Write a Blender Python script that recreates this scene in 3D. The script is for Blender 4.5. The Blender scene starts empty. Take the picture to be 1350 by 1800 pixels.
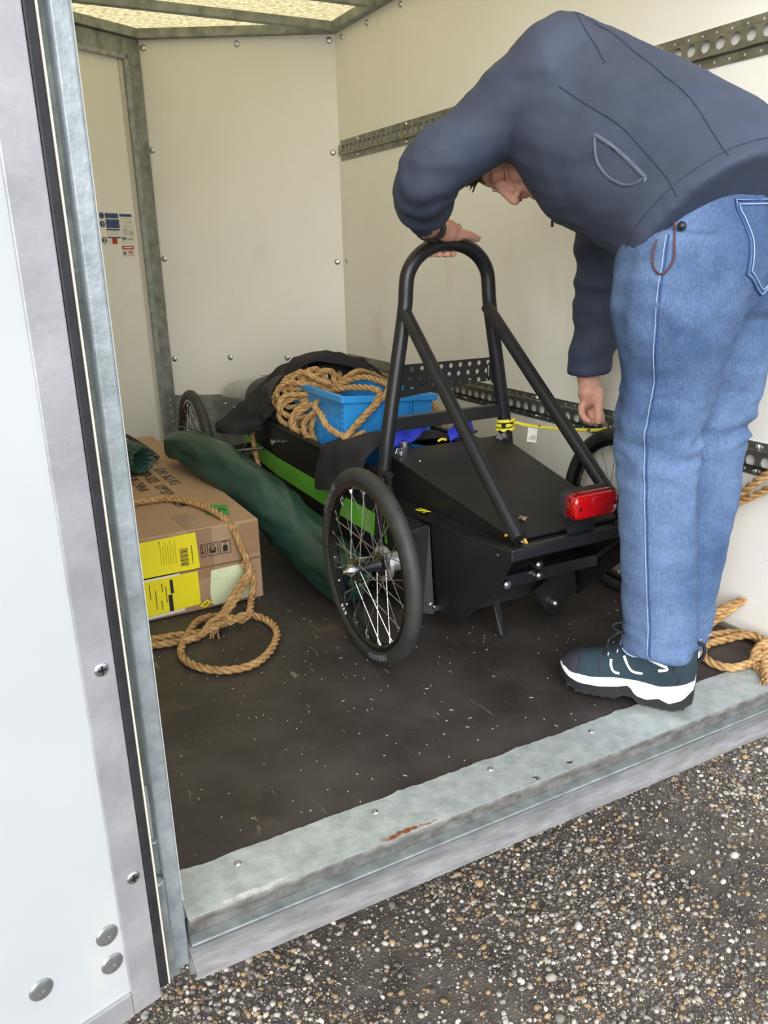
import bpy, bmesh, math, random
import numpy as np
from mathutils import Vector, Matrix, noise
from mathutils.bvhtree import BVHTree

# ------------------------------------------------------------------ camera, sky, exposure
S = 0.94                                   # drawing unit -> metres
scene = bpy.context.scene
COL = scene.collection
YAW, PITCH, ROLL, FPX = math.radians(27.80462), math.radians(17.88692), math.radians(-1.38399), 1409.787
def camera_axes():
    f = Vector((math.sin(YAW)*math.cos(PITCH), math.cos(YAW)*math.cos(PITCH), -math.sin(PITCH)))
    r = f.cross(Vector((0, 0, 1))).normalized(); u = r.cross(f)
    return r*math.cos(ROLL)+u*math.sin(ROLL), -r*math.sin(ROLL)+u*math.cos(ROLL), f
CR, CU, CF = camera_axes()
cam = bpy.data.cameras.new('camera')
cam.sensor_fit = 'VERTICAL'; cam.sensor_height = 24.0; cam.lens = FPX/1800.0*24.0
cam.clip_start = 0.02
camo = bpy.data.objects.new('camera', cam); COL.objects.link(camo)
M = Matrix.Identity(4)
for i in range(3):
    M[i][0] = CR[i]; M[i][1] = CU[i]; M[i][2] = -CF[i]
M[2][3] = 1.0*S
camo.matrix_world = M
scene.camera = camo

world = bpy.data.worlds.new('overcast_sky'); scene.world = world; world.use_nodes = True
bg = world.node_tree.nodes['Background']
bg.inputs['Color'].default_value = (0.90, 0.95, 1.0, 1); bg.inputs['Strength'].default_value = 1.0
sun = bpy.data.lights.new('veiled_sun', 'SUN'); sun.energy = 2.9; sun.angle = math.radians(60); sun.color = (1, 0.985, 0.97)
suno = bpy.data.objects.new('veiled_sun', sun); COL.objects.link(suno)
suno.rotation_euler = Vector((0.46, 0.80, -0.34)).to_track_quat('-Z', 'Y').to_euler()
scene.view_settings.view_transform = 'Standard'; scene.view_settings.look = 'None'
scene.view_settings.gamma = 1.0; scene.view_settings.use_curve_mapping = False
scene.view_settings.exposure = 0.64

# ------------------------------------------------------------------ materials
def lin(r, g, b):
    f = lambda c: (c/255/12.92) if c/255 <= 0.04045 else ((c/255+0.055)/1.055)**2.4
    return (f(r), f(g), f(b), 1)
MATS = {}
def mat(name, c1, c2=None, scale=20, rough=0.5, metal=0.0, bump=0.0, bscale=None, detail=4, lo=0.35, hi=0.65, stretch=None,
        spec=0.5, coat=0.0, trans=0.0, alpha=1.0, dist=0.02):
    if name in MATS: return MATS[name]
    m = bpy.data.materials.new(name); m.use_nodes = True
    nt = m.node_tree; N = nt.nodes; L = nt.links; b = N['Principled BSDF']
    b.inputs['Roughness'].default_value = rough; b.inputs['Metallic'].default_value = metal
    b.inputs['Specular IOR Level'].default_value = spec; b.inputs['Coat Weight'].default_value = coat
    b.inputs['Transmission Weight'].default_value = trans
    b.inputs['Base Color'].default_value = c1
    tc = N.new('ShaderNodeTexCoord'); mp = N.new('ShaderNodeMapping'); L.new(tc.outputs['Object'], mp.inputs[0])
    if stretch: mp.inputs['Scale'].default_value = stretch
    m['_bsdf'] = b.name
    if c2:
        n = N.new('ShaderNodeTexNoise'); n.inputs['Scale'].default_value = scale; n.inputs['Detail'].default_value = detail
        n.inputs['Roughness'].default_value = 0.6
        L.new(mp.outputs[0], n.inputs['Vector'])
        r = N.new('ShaderNodeValToRGB'); r.color_ramp.elements[0].position = lo; r.color_ramp.elements[1].position = hi
        r.color_ramp.elements[0].color = c1; r.color_ramp.elements[1].color = c2
        L.new(n.outputs['Fac'], r.inputs[0]); L.new(r.outputs[0], b.inputs['Base Color'])
    if bump:
        n2 = N.new('ShaderNodeTexNoise'); n2.inputs['Scale'].default_value = bscale or scale*3; n2.inputs['Detail'].default_value = 5
        L.new(mp.outputs[0], n2.inputs['Vector'])
        bp = N.new('ShaderNodeBump'); bp.inputs['Strength'].default_value = bump; bp.inputs['Distance'].default_value = dist
        L.new(n2.outputs['Fac'], bp.inputs['Height']); L.new(bp.outputs[0], b.inputs['Normal'])
    MATS[name] = m
    return m

# ------------------------------------------------------------------ mesh building
ORG = {}                                    # world origin of every object (drawing units)
def V3(p): return np.array(p, float)
def unit(v):
    v = np.asarray(v, float); n = np.linalg.norm(v); return v/n if n > 1e-12 else v
def link(name, data, parent=None, loc=(0, 0, 0)):
    o = bpy.data.objects.new(name, data); COL.objects.link(o)
    p = ORG[parent.name] if parent else np.zeros(3)
    o.location = tuple((V3(loc)-p)*S); o.parent = parent
    ORG[o.name] = V3(loc)
    return o
def tag(o, label=None, cat=None, group=None, kind=None):
    if label: o['label'] = label
    if cat: o['category'] = cat
    if group: o['group'] = group
    if kind: o['kind'] = kind
    return o
def thing(name, loc, label, cat, group=None):
    return tag(link(name, None, None, loc), label, cat, group)
class MB:
    def __init__(s): s.v = []; s.f = []; s.mi = []; s.cur = 0
    def add(s, vs, fs):
        k = len(s.v); s.v.extend([tuple(map(float, p)) for p in vs]); s.f.extend([tuple(i+k for i in f) for f in fs]); s.mi.extend([s.cur]*len(fs)); return s
    def box(s, a, b):
        x0, y0, z0 = a; x1, y1, z1 = b
        return s.add([(x0,y0,z0),(x1,y0,z0),(x1,y1,z0),(x0,y1,z0),(x0,y0,z1),(x1,y0,z1),(x1,y1,z1),(x0,y1,z1)],
                     [(0,3,2,1),(4,5,6,7),(0,1,5,4),(1,2,6,5),(2,3,7,6),(3,0,4,7)])
    def obox(s, c, ax, ay, az):                # centre, three half-axis vectors
        c, ax, ay, az = map(V3, (c, ax, ay, az)); q = []
        for k in (-1, 1):
            for i, j in ((-1,-1),(1,-1),(1,1),(-1,1)): q.append(c+ax*i+ay*j+az*k)
        fs = [(0,3,2,1),(4,5,6,7),(0,1,5,4),(1,2,6,5),(2,3,7,6),(3,0,4,7)]
        if np.dot(np.cross(ax, ay), az) < 0: fs = [f[::-1] for f in fs]
        return s.add(q, fs)
    def bar(s, p0, p1, w, h, up=(0, 0, 1)):      # rectangular bar between two points
        p0, p1 = V3(p0), V3(p1); t = unit(p1-p0); a = unit(np.cross(t, up)); b = np.cross(a, t)
        return s.obox((p0+p1)/2, (p1-p0)/2, a*w/2, b*h/2)
    def cyl(s, p0, p1, r, n=16, r1=None):
        p0, p1 = V3(p0), V3(p1); r1 = r if r1 is None else r1
        t = unit(p1-p0); a = unit(np.cross(t, (0, 0, 1) if abs(t[2]) < .9 else (1, 0, 0))); b = np.cross(t, a)
        vs = []
        for p, rr in ((p0, r), (p1, r1)):
            for i in range(n):
                th = 2*math.pi*i/n; vs.append(p+(a*math.cos(th)+b*math.sin(th))*rr)
        fs = [(i, (i+1) % n, n+(i+1) % n, n+i) for i in range(n)]
        fs += [tuple(range(n-1, -1, -1)), tuple(range(n, 2*n))]
        return s.add(vs, fs)
    def tube(s, path, r, n=10, closed=False, cap=True):
        P = np.array(path, float); m = len(P); rr = [r]*m if np.isscalar(r) else list(r)
        T = np.zeros_like(P)
        for i in range(m):
            T[i] = unit(P[(i+1) % m]-P[i-1]) if (closed or 0 < i < m-1) else unit(P[min(i+1, m-1)]-P[max(i-1, 0)])
        a = unit(np.cross(T[0], (0, 0, 1) if abs(T[0][2]) < .9 else (1, 0, 0))); vs = []
        for i in range(m):
            a = unit(a-T[i]*np.dot(a, T[i])); b = np.cross(T[i], a)
            for k in range(n):
                th = 2*math.pi*k/n; vs.append(P[i]+(a*math.cos(th)+b*math.sin(th))*rr[i])
        fs = []
        for i in range(m if closed else m-1):
            j = (i+1) % m
            for k in range(n): fs.append((i*n+k, i*n+(k+1) % n, j*n+(k+1) % n, j*n+k))
        if cap and not closed: fs += [tuple(range(n-1, -1, -1)), tuple((m-1)*n+k for k in range(n))]
        return s.add(vs, fs)
    def loft(s, secs, cap=True, closed=True):   # rings with equal counts
        n = len(secs[0]); vs = [p for q in secs for p in q]; fs = []
        for i in range(len(secs)-1):
            for k in range(n if closed else n-1): fs.append((i*n+k, i*n+(k+1) % n, (i+1)*n+(k+1) % n, (i+1)*n+k))
        if cap and closed: fs += [tuple(range(n-1, -1, -1)), tuple((len(secs)-1)*n+k for k in range(n))]
        return s.add(vs, fs)
    def prism(s, poly, d):                      # 3-d polygon extruded by vector d
        n = len(poly); d = V3(d); a = [V3(p) for p in poly]; b = [p+d for p in a]
        fs = [tuple(range(n-1, -1, -1)), tuple(range(n, 2*n))]+[(i, (i+1) % n, n+(i+1) % n, n+i) for i in range(n)]
        return s.add(a+b, fs)
    def ball(s, c, ax, ay=None, az=None, nu=16, nv=10):
        c = V3(c)
        if np.isscalar(ax): ax, ay, az = (ax, 0, 0), (0, ax, 0), (0, 0, ax)
        ax, ay, az = map(V3, (ax, ay, az)); vs = [c-az]; fs = []
        for j in range(1, nv):
            ph = -math.pi/2+math.pi*j/nv
            for i in range(nu):
                th = 2*math.pi*i/nu; vs.append(c+(ax*math.cos(th)+ay*math.sin(th))*math.cos(ph)+az*math.sin(ph))
        vs.append(c+az); top = len(vs)-1
        for i in range(nu):
            fs.append((0, 1+(i+1) % nu, 1+i))
            for j in range(nv-2): fs.append((1+j*nu+i, 1+j*nu+(i+1) % nu, 1+(j+1)*nu+(i+1) % nu, 1+(j+1)*nu+i))
            fs.append((top, 1+(nv-2)*nu+i, 1+(nv-2)*nu+(i+1) % nu))
        return s.add(vs, fs)
    def limb(s, pts, radii, n=16, up=(0, 0, 1), sub=4):   # tapered, smoothed, elliptical (ra, rb) tube with rounded ends
        P = np.array(pts, float); Rr = np.array([(r, r) if np.isscalar(r) else r for r in radii], float)
        P2 = smooth(np.hstack([P, Rr]), sub); secs = []; m = len(P2)
        for i in range(m):
            t = unit(P2[min(i+1, m-1), :3]-P2[max(i-1, 0), :3]); a = unit(np.cross(t, up)); b = np.cross(a, t)
            secs.append([P2[i, :3]+a*P2[i, 3]*math.cos(2*math.pi*k/n)+b*P2[i, 4]*math.sin(2*math.pi*k/n) for k in range(n)])
        return s.loft(secs)
    def mesh(s, name, org, mats, smoothing):
        me = bpy.data.meshes.new(name)
        v = (np.array(s.v)-org)*S
        me.from_pydata(v.tolist(), [], s.f)
        for m in mats: me.materials.append(m)
        if len(mats) > 1: me.polygons.foreach_set('material_index', s.mi)
        if smoothing is not None:
            me.polygons.foreach_set('use_smooth', [True]*len(me.polygons))
            if smoothing < 180: me.set_sharp_from_angle(angle=math.radians(smoothing))
        me.update()
        return me
    def build(s, name, m, parent=None, smooth=None, bevel=0, label=None, cat=None, group=None, kind=None, org=None, fixn=False, seg=2):
        mats = m if isinstance(m, (list, tuple)) else [m]
        v = np.array(s.v)
        if org is None:
            org = (v.min(0)+v.max(0))/2
            if parent is None: org = np.array([org[0], org[1], v[:, 2].min()])
        me = s.mesh(name, org, mats, smooth)
        if fixn:
            bm = bmesh.new(); bm.from_mesh(me); bmesh.ops.recalc_face_normals(bm, faces=bm.faces); bm.to_mesh(me); bm.free()
        o = link(name, me, parent, org)
        if bevel:
            b = o.modifiers.new('bevel', 'BEVEL'); b.width = bevel*S; b.segments = seg; b.limit_method = 'ANGLE'; b.angle_limit = math.radians(40)
        return tag(o, label, cat, group, kind)
def smooth(P, sub=6, closed=False):             # Catmull-Rom resampling
    P = np.array(P, float); m = len(P); out = []
    rng = range(m if closed else m-1)
    for i in rng:
        if closed: p0, p1, p2, p3 = P[i-1], P[i], P[(i+1) % m], P[(i+2) % m]
        else: p0, p1, p2, p3 = P[max(i-1, 0)], P[i], P[i+1], P[min(i+2, m-1)]
        for k in range(sub):
            t = k/sub
            out.append(.5*((2*p1)+(-p0+p2)*t+(2*p0-5*p1+4*p2-p3)*t*t+(-p0+3*p1-3*p2+p3)*t**3))
    if not closed: out.append(P[-1])
    return np.array(out)
def even(P, step):                               # resample to even spacing
    P = np.array(P, float); d = np.r_[0, np.cumsum(np.linalg.norm(np.diff(P, axis=0), axis=1))]
    n = max(2, int(d[-1]/step)+1); q = np.linspace(0, d[-1], n)
    return np.stack([np.interp(q, d, P[:, k]) for k in range(P.shape[1])], 1)
def rope(mb, pts, r=0.0105, n=6, pitch=7.0, step=None, fray=0):     # three twisted strands
    P = even(smooth(pts, 10), step or r*0.55); m = len(P)
    rnd = random.Random(int(abs(P[0].sum())*1e4))
    a = None; strands = [[], [], []]
    for i in range(m):
        t = unit(P[min(i+1, m-1)]-P[max(i-1, 0)])
        if a is None: a = unit(np.cross(t, (0, 0, 1) if abs(t[2]) < .9 else (1, 0, 0)))
        a = unit(a-t*np.dot(a, t)); b = np.cross(t, a)
        for k in range(3):
            th = 2*math.pi*(i*(step or r*0.55)/(pitch*r)+k/3)
            strands[k].append(P[i]+(a*math.cos(th)+b*math.sin(th))*r*0.55)
    for st in strands: mb.tube(st, r*0.52, n)
    for e, d in ((P[0], unit(P[0]-P[3])), (P[-1], unit(P[-1]-P[-4]))):
        for k in range(fray):
            q = unit(d+np.array([rnd.uniform(-.5, .5) for _ in range(3)])); o = np.array([rnd.uniform(-1, 1) for _ in range(3)])*r*.6
            mb.tube([e-d*r+o, e+o+q*r*1.2, e+o+q*r*2.6+np.array([0, 0, -r*.4])], r*.22, 4)
    return mb
def holed_plate(name, outline, holes, thick, m, frame, parent=None, bevel=0, **kw):
    """Flat plate with real holes. outline/hole polygons are 2-d, frame = (origin, u axis, v axis)."""
    cu = bpy.data.curves.new(name, 'CURVE'); cu.dimensions = '2D'; cu.fill_mode = 'BOTH'; cu.extrude = thick/2*S
    for poly in [outline]+holes:
        sp = cu.splines.new('POLY'); sp.points.add(len(poly)-1); sp.use_cyclic_u = True
        for p, q in zip(sp.points, poly): p.co = (q[0]*S, q[1]*S, 0, 1)
    tmp = bpy.data.objects.new(name, cu); COL.objects.link(tmp)
    dg = bpy.context.evaluated_depsgraph_get(); me = bpy.data.meshes.new_from_object(tmp.evaluated_get(dg))
    bpy.data.objects.remove(tmp); bpy.data.curves.remove(cu)
    o3, u, v = map(V3, frame); w = np.cross(u, v)
    R = Matrix(((u[0], v[0], w[0], 0), (u[1], v[1], w[1], 0), (u[2], v[2], w[2], 0), (0, 0, 0, 1)))
    me.transform(R); me.materials.clear(); me.materials.append(m); me.name = name
    o = link(name, me, parent, o3)
    return tag(o, **kw)
def circle(cx, cy, r, n=14, ry=None):
    return [(cx+r*math.cos(2*math.pi*k/n), cy+(ry or r)*math.sin(2*math.pi*k/n)) for k in range(n)]
FONTS = {}
def text(name, body, size, frame, m, parent, thick=0.0006, bold=0.0, align='LEFT', label=None, squash=1.0):
    cu = bpy.data.curves.new(name, 'FONT'); cu.body = body; cu.size = size*S; cu.extrude = thick/2*S; cu.offset = bold*S; cu.align_x = align
    cu.resolution_u = 3
    tmp = bpy.data.objects.new(name, cu); COL.objects.link(tmp)
    dg = bpy.context.evaluated_depsgraph_get(); me = bpy.data.meshes.new_from_object(tmp.evaluated_get(dg))
    bpy.data.objects.remove(tmp); bpy.data.curves.remove(cu)
    o3, u, v = map(V3, frame); w = np.cross(u, v); u = u*squash
    me.transform(Matrix(((u[0], v[0], w[0], 0), (u[1], v[1], w[1], 0), (u[2], v[2], w[2], 0), (0, 0, 0, 1))))
    me.materials.clear(); me.materials.append(m); me.name = name
    return tag(link(name, me, parent, o3), label)
def share(o, parent, loc):                        # another object on the same mesh
    c = o.copy(); COL.objects.link(c); c.parent = parent
    p = ORG[parent.name] if parent else np.zeros(3)
    c.location = tuple((V3(loc)-p)*S); ORG[c.name] = V3(loc)
    return c
def eval_mesh(mb, voxel, iters=4, fac=0.5):       # join overlapping volumes into one continuous skin
    me = mb.mesh('tmp', np.zeros(3), [], None)
    bm = bmesh.new(); bm.from_mesh(me); bmesh.ops.recalc_face_normals(bm, faces=bm.faces); bm.to_mesh(me); bm.free()
    tmp = bpy.data.objects.new('tmp', me); COL.objects.link(tmp)
    r = tmp.modifiers.new('remesh', 'REMESH'); r.mode = 'VOXEL'; r.voxel_size = voxel*S; r.adaptivity = 0
    if iters:
        sm = tmp.modifiers.new('smooth', 'SMOOTH'); sm.iterations = iters; sm.factor = fac
    dg = bpy.context.evaluated_depsgraph_get(); out = bpy.data.meshes.new_from_object(tmp.evaluated_get(dg))
    bpy.data.objects.remove(tmp); bpy.data.meshes.remove(me)
    return out
def verts(me):
    a = np.empty(len(me.vertices)*3); me.vertices.foreach_get('co', a); return a.reshape(-1, 3)/S
def normals(me):
    a = np.empty(len(me.vertices)*3); me.vertices.foreach_get('normal', a); return a.reshape(-1, 3)
def put(me, v): me.vertices.foreach_set('co', (v*S).ravel()); me.update()
def place(name, me, mats, parent, **kw):
    v = verts(me); org = (v.min(0)+v.max(0))/2
    put(me, v-org); me.materials.clear()
    for m in (mats if isinstance(mats, (list, tuple)) else [mats]): me.materials.append(m)
    me.polygons.foreach_set('use_smooth', [True]*len(me.polygons)); me.name = name
    return tag(link(name, me, parent, org), **kw)
def fbm(v, s, seed=0): return np.array([noise.noise(Vector((p[0]*s+seed, p[1]*s, p[2]*s))) for p in v])
# ------------------------------------------------------------------ shared materials
GALV = mat('galvanised_steel', lin(140,147,148), lin(176,183,184), scale=26, rough=0.42, metal=0.55, bump=0.08, bscale=60, detail=6)
GALVD = mat('weathered_galvanised_steel', lin(118,124,120), lin(158,164,158), scale=16, rough=0.5, metal=0.4, bump=0.1, bscale=50, detail=6)
ALU = mat('dull_aluminium', lin(156,156,160), lin(178,178,181), scale=9, rough=0.45, metal=0.35, bump=0.05, bscale=80)
PANEL = mat('cream_wall_panel', lin(238,236,228), lin(242,240,234), scale=3, rough=0.45, bump=0.02, bscale=8)
DOORW = mat('white_door_panel', lin(182,185,188), lin(188,191,193), scale=3, rough=0.35, bump=0.015, bscale=6)
RUBBER = mat('black_rubber', lin(28,28,31), lin(40,40,44), scale=30, rough=0.6, bump=0.05)
STEEL = mat('zinc_plated_steel', lin(190,192,195), lin(215,216,218), scale=40, rough=0.28, metal=1.0)
BLACK = mat('satin_black_paint', lin(26,27,30), lin(33,34,37), scale=14, rough=0.42, bump=0.03, bscale=160)
FLAT = mat('recess_shade', lin(8,8,8), rough=1.0)  # flat black painted as the shade inside gaps, slots and holes

# ------------------------------------------------------------------ the trailer shell
def floor_mat():
    m = mat('dark_plywood_floor', lin(45,40,38), lin(72,66,63), scale=5, rough=0.55, bump=0.12, bscale=150, detail=9, lo=0.38, hi=0.75, dist=0.004)
    nt = m.node_tree; N = nt.nodes; L = nt.links; b = N['Principled BSDF']
    src = b.inputs['Base Color'].links[0].from_socket
    tc = N.new('ShaderNodeTexCoord')
    def layer(src, scale, lo, hi, col, stretch=(1, 1, 1), detail=8, dist=0.0):
        mp = N.new('ShaderNodeMapping'); mp.inputs['Scale'].default_value = stretch; mp.inputs['Rotation'].default_value = (0, 0, .5)
        L.new(tc.outputs['Object'], mp.inputs[0])
        n = N.new('ShaderNodeTexNoise'); n.inputs['Scale'].default_value = scale; n.inputs['Detail'].default_value = detail
        n.inputs['Roughness'].default_value = .65; n.inputs['Distortion'].default_value = dist
        L.new(mp.outputs[0], n.inputs[0])
        r = N.new('ShaderNodeMapRange'); r.inputs[1].default_value = lo; r.inputs[2].default_value = hi; L.new(n.outputs['Fac'], r.inputs[0])
        mx = N.new('ShaderNodeMix'); mx.data_type = 'RGBA'; L.new(r.outputs[0], mx.inputs['Factor']); L.new(src, mx.inputs['A']); mx.inputs['B'].default_value = col
        return mx.outputs['Result']
    src = layer(src, 2.2, .60, .80, lin(98,80,64), (1, 1.8, 1))
    src = layer(src, 60, .66, .76, lin(120,108,92), (1, .14, 1), 3, .6)
    src = layer(src, 140, .72, .78, lin(168,152,120), (1, .5, 1), 2, 1.0)
    L.new(src, b.inputs['Base Color'])
    return m
FLOORM = floor_mat()
NB = [(0.18, 1.13), (1.76, 1.13), (1.76, 3.70), (0.975, 4.14), (0.18, 3.70)]
mb = MB(); mb.prism([(x, y, -0.025) for x, y in NB], (0, 0, 0.025)); mb.build('floor', FLOORM, kind='structure')

def scuff(m, seed):
    nt = m.node_tree; N = nt.nodes; L = nt.links; b = N['Principled BSDF']; src = b.inputs['Base Color'].links[0].from_socket
    tc = N.new('ShaderNodeTexCoord')
    for sc, lo, hi, col, st in ((11, .735, .80, lin(176,166,146), (1, 1, 1)), (26, .745, .79, lin(120,112,98), (1, 1, 3)), (5, .62, .9, lin(214,206,188), (1, 1, .5))):
        mp = N.new('ShaderNodeMapping'); mp.inputs['Scale'].default_value = st; mp.inputs['Location'].default_value = (seed, sc, 0); L.new(tc.outputs['Object'], mp.inputs[0])
        n = N.new('ShaderNodeTexNoise'); n.inputs['Scale'].default_value = sc; n.inputs['Detail'].default_value = 5; L.new(mp.outputs[0], n.inputs[0])
        r = N.new('ShaderNodeMapRange'); r.inputs[1].default_value = lo; r.inputs[2].default_value = hi; r.inputs[4].default_value = .8; L.new(n.outputs['Fac'], r.inputs[0])
        mx = N.new('ShaderNodeMix'); mx.data_type = 'RGBA'; L.new(r.outputs[0], mx.inputs['Factor']); L.new(src, mx.inputs['A']); mx.inputs['B'].default_value = col; src = mx.outputs['Result']
    L.new(src, b.inputs['Base Color'])
scuff(PANEL, 3); scuff(DOORW, 8)
mb = MB(); mb.box((1.76, 1.085, -0.03), (1.79, 3.72, 1.98)); wall_right = mb.build('wall_right', PANEL, kind='structure')
mb = MB(); mb.box((0.158, 1.09, -0.03), (0.188, 3.72, 1.98)); mb.build('wall_left', PANEL, kind='structure')
A = V3((1.76, 3.70, 0)); B = V3((0.975, 4.14, 0)); D = V3((0.188, 3.70, 0))
nR = unit(np.array([A[1]-B[1], B[0]-A[0], 0])*1.0); nR = nR if nR[1] < 0 else -nR       # inward normals
nL = unit(np.array([B[1]-D[1], D[0]-B[0], 0])); nL = nL if nL[1] < 0 else -nL
up = V3((0, 0, 1))
mb = MB(); mb.prism([A, B, B+up*1.98, A+up*1.98], -nR*0.03); wall_nr = mb.build('wall_front_right', PANEL, kind='structure')
mb = MB(); mb.prism([B, D, D+up*1.98, B+up*1.98], -nL*0.03); wall_nl = mb.build('wall_front_left', PANEL, kind='structure')
def dome(mb, p, n, r, h, hole=0.32):               # dome-head rivet with a centre hole
    p, n = V3(p), V3(n); a = unit(np.cross(n, (0, 0, 1))); b = np.cross(n, a); secs = []
    for rr, hh in ((1, 0), (.96, .35), (.8, .72), (.5, .97), (hole, 1.0), (hole*.9, .55)):
        secs.append([p+n*h*hh+(a*math.cos(2*math.pi*k/14)+b*math.sin(2*math.pi*k/14))*r*rr for k in range(14)])
    return mb.loft(secs)
first = None
for x, z in ((0.999,1.91),(1.371,1.915),(1.735,1.918),(0.994,1.485),(1.734,1.454),(0.997,0.998),(1.735,0.965),(0.997,0.514),(1.245,0.516),(1.497,0.508),(1.741,0.487)):
    p = B+(A-B)*((x-B[0])/(A[0]-B[0]))+up*z
    if first is None: first = dome(MB(), p, nR, 0.0145, 0.006).build('rivet', STEEL, wall_nr, smooth=40, org=p); continue
    share(first, wall_nr, p)
first = None
for y, z in ((3.634,1.915),(3.385,1.915),(3.663,0.97),(3.1,1.915),(2.8,1.915),(2.5,1.915),(2.2,1.915),(1.9,1.915)):
    p = V3((1.76, y, z))
    if first is None: first = dome(MB(), p, V3((-1, 0, 0)), 0.013, 0.005).build('rivet', STEEL, wall_right, smooth=40, org=p); continue
    share(first, wall_right, p)
# galvanised kick plate along the nose, frame on the left nose facet and the apex post
mb = MB(); q = [A, B, B+up*0.33, A+up*0.33]; mb.prism(q, nR*0.004); mb.build('kick_plate', GALVD, wall_nr)
eL = unit(B-D)
def onL(s, z, off=0.0): return B-eL*s+up*z+nL*off      # s = distance from the apex along the left facet
mb = MB()
mb.prism([onL(0.0,0,.001), onL(0.075,0,.001), onL(0.075,1.94,.001), onL(0.0,1.94,.001)], nL*0.012)
mb.build('apex_post', GALVD, wall_nl, bevel=0.002)
mb = MB(); mb.prism([onL(0.075,0,.001), onL(0.1,0,.001), onL(0.1,1.868,.001), onL(0.075,1.868,.001)], nL*0.02); mb.build('frame_edge', GALV, wall_nl, bevel=0.003)
mb = MB(); mb.prism([onL(0.075,1.868,.001), onL(0.80,1.868,.001), onL(0.80,1.94,.001), onL(0.075,1.94,.001)], nL*0.012); mb.build('frame_head', GALVD, wall_nl, bevel=0.002)
mb = MB(); mb.prism([onL(0.075,1.848,.001), onL(0.80,1.848,.001), onL(0.80,1.868,.001), onL(0.075,1.868,.001)], nL*0.02); mb.build('frame_edge', GALV, wall_nl, bevel=0.003)
mb = MB(); mb.prism([onL(0.1,0.02,.001), onL(0.122,0.02,.001), onL(0.122,1.848,.001), onL(0.1,1.848,.001)], nL*0.006); mb.build('panel_edge', mat('cream_edge_strip', lin(205,200,186), rough=.5), wall_nl, bevel=0.002)
first = None
for z in (.25, .28, .31, .2):
    p = onL(.035, z, .013)
    if first is None: first = dome(MB(), p, nL, 0.006, 0.004).build('rivet', STEEL, wall_nl, smooth=40, org=p)
    else: share(first, wall_nl, p)
# roof: translucent sheet on galvanised bearers
def roof_mat():
    m = bpy.data.materials.new('translucent_roof_sheet'); m.use_nodes = True; nt = m.node_tree; N = nt.nodes; L = nt.links
    N.remove(N['Principled BSDF'])
    tc = N.new('ShaderNodeTexCoord'); n = N.new('ShaderNodeTexNoise'); n.inputs['Scale'].default_value = 45; n.inputs['Detail'].default_value = 8; n.inputs['Roughness'].default_value = .75
    L.new(tc.outputs['Object'], n.inputs[0])
    r = N.new('ShaderNodeValToRGB'); r.color_ramp.elements[0].position = .38; r.color_ramp.elements[1].position = .6
    r.color_ramp.elements[0].color = lin(150,134,92); r.color_ramp.elements[1].color = lin(216,203,160)
    L.new(n.outputs['Fac'], r.inputs[0])
    n2 = N.new('ShaderNodeTexNoise'); n2.inputs['Scale'].default_value = 9; n2.inputs['Detail'].default_value = 3; L.new(tc.outputs['Object'], n2.inputs[0])
    r2 = N.new('ShaderNodeMapRange'); r2.inputs[1].default_value = .69; r2.inputs[2].default_value = .76; L.new(n2.outputs['Fac'], r2.inputs[0])
    mx = N.new('ShaderNodeMix'); mx.data_type = 'RGBA'; L.new(r2.outputs[0], mx.inputs['Factor']); L.new(r.outputs[0], mx.inputs['A']); mx.inputs['B'].default_value = lin(84,78,60)
    t = N.new('ShaderNodeBsdfTranslucent'); d = N.new('ShaderNodeBsdfDiffuse'); L.new(mx.outputs['Result'], t.inputs[0]); L.new(mx.outputs['Result'], d.inputs[0])
    ms = N.new('ShaderNodeMixShader'); ms.inputs[0].default_value = .92; L.new(d.outputs[0], ms.inputs[1]); L.new(t.outputs[0], ms.inputs[2])
    L.new(ms.outputs[0], N['Material Output'].inputs[0])
    return m
ROOF = roof_mat()
mb = MB(); mb.add([(x, y, 1.985) for x, y in ((0.15, 1.04), (1.80, 1.04), (1.80, 3.71), (0.975, 4.17), (0.15, 3.71))], [(0, 1, 2, 3, 4)])
ceiling = mb.build('ceiling', ROOF, kind='structure')
def bearer(p0, p1, w=0.035, h=0.04):
    MB().bar(p0, p1, w, h).build('roof_bearer', GALVD, ceiling, bevel=0.003)
zb = 1.962
bearer((1.742,1.06,zb), (1.742,3.70,zb)); bearer((0.206,1.06,zb), (0.206,3.70,zb))
bearer(A+V3((-.012,0.0,zb)), B+V3((0,-.02,zb))); bearer(D+V3((.012,0,zb)), B+V3((0,-.02,zb)))
for y in (3.665, 3.275, 2.8, 2.32, 1.84): bearer((0.2,y,zb), (1.75,y,zb), 0.032, 0.036)
mb = MB(); mb.box((0.15, 1.03, 1.93), (1.80, 1.075, 2.0)); mb.build('rear_header', GALV, ceiling, bevel=0.004)

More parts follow.
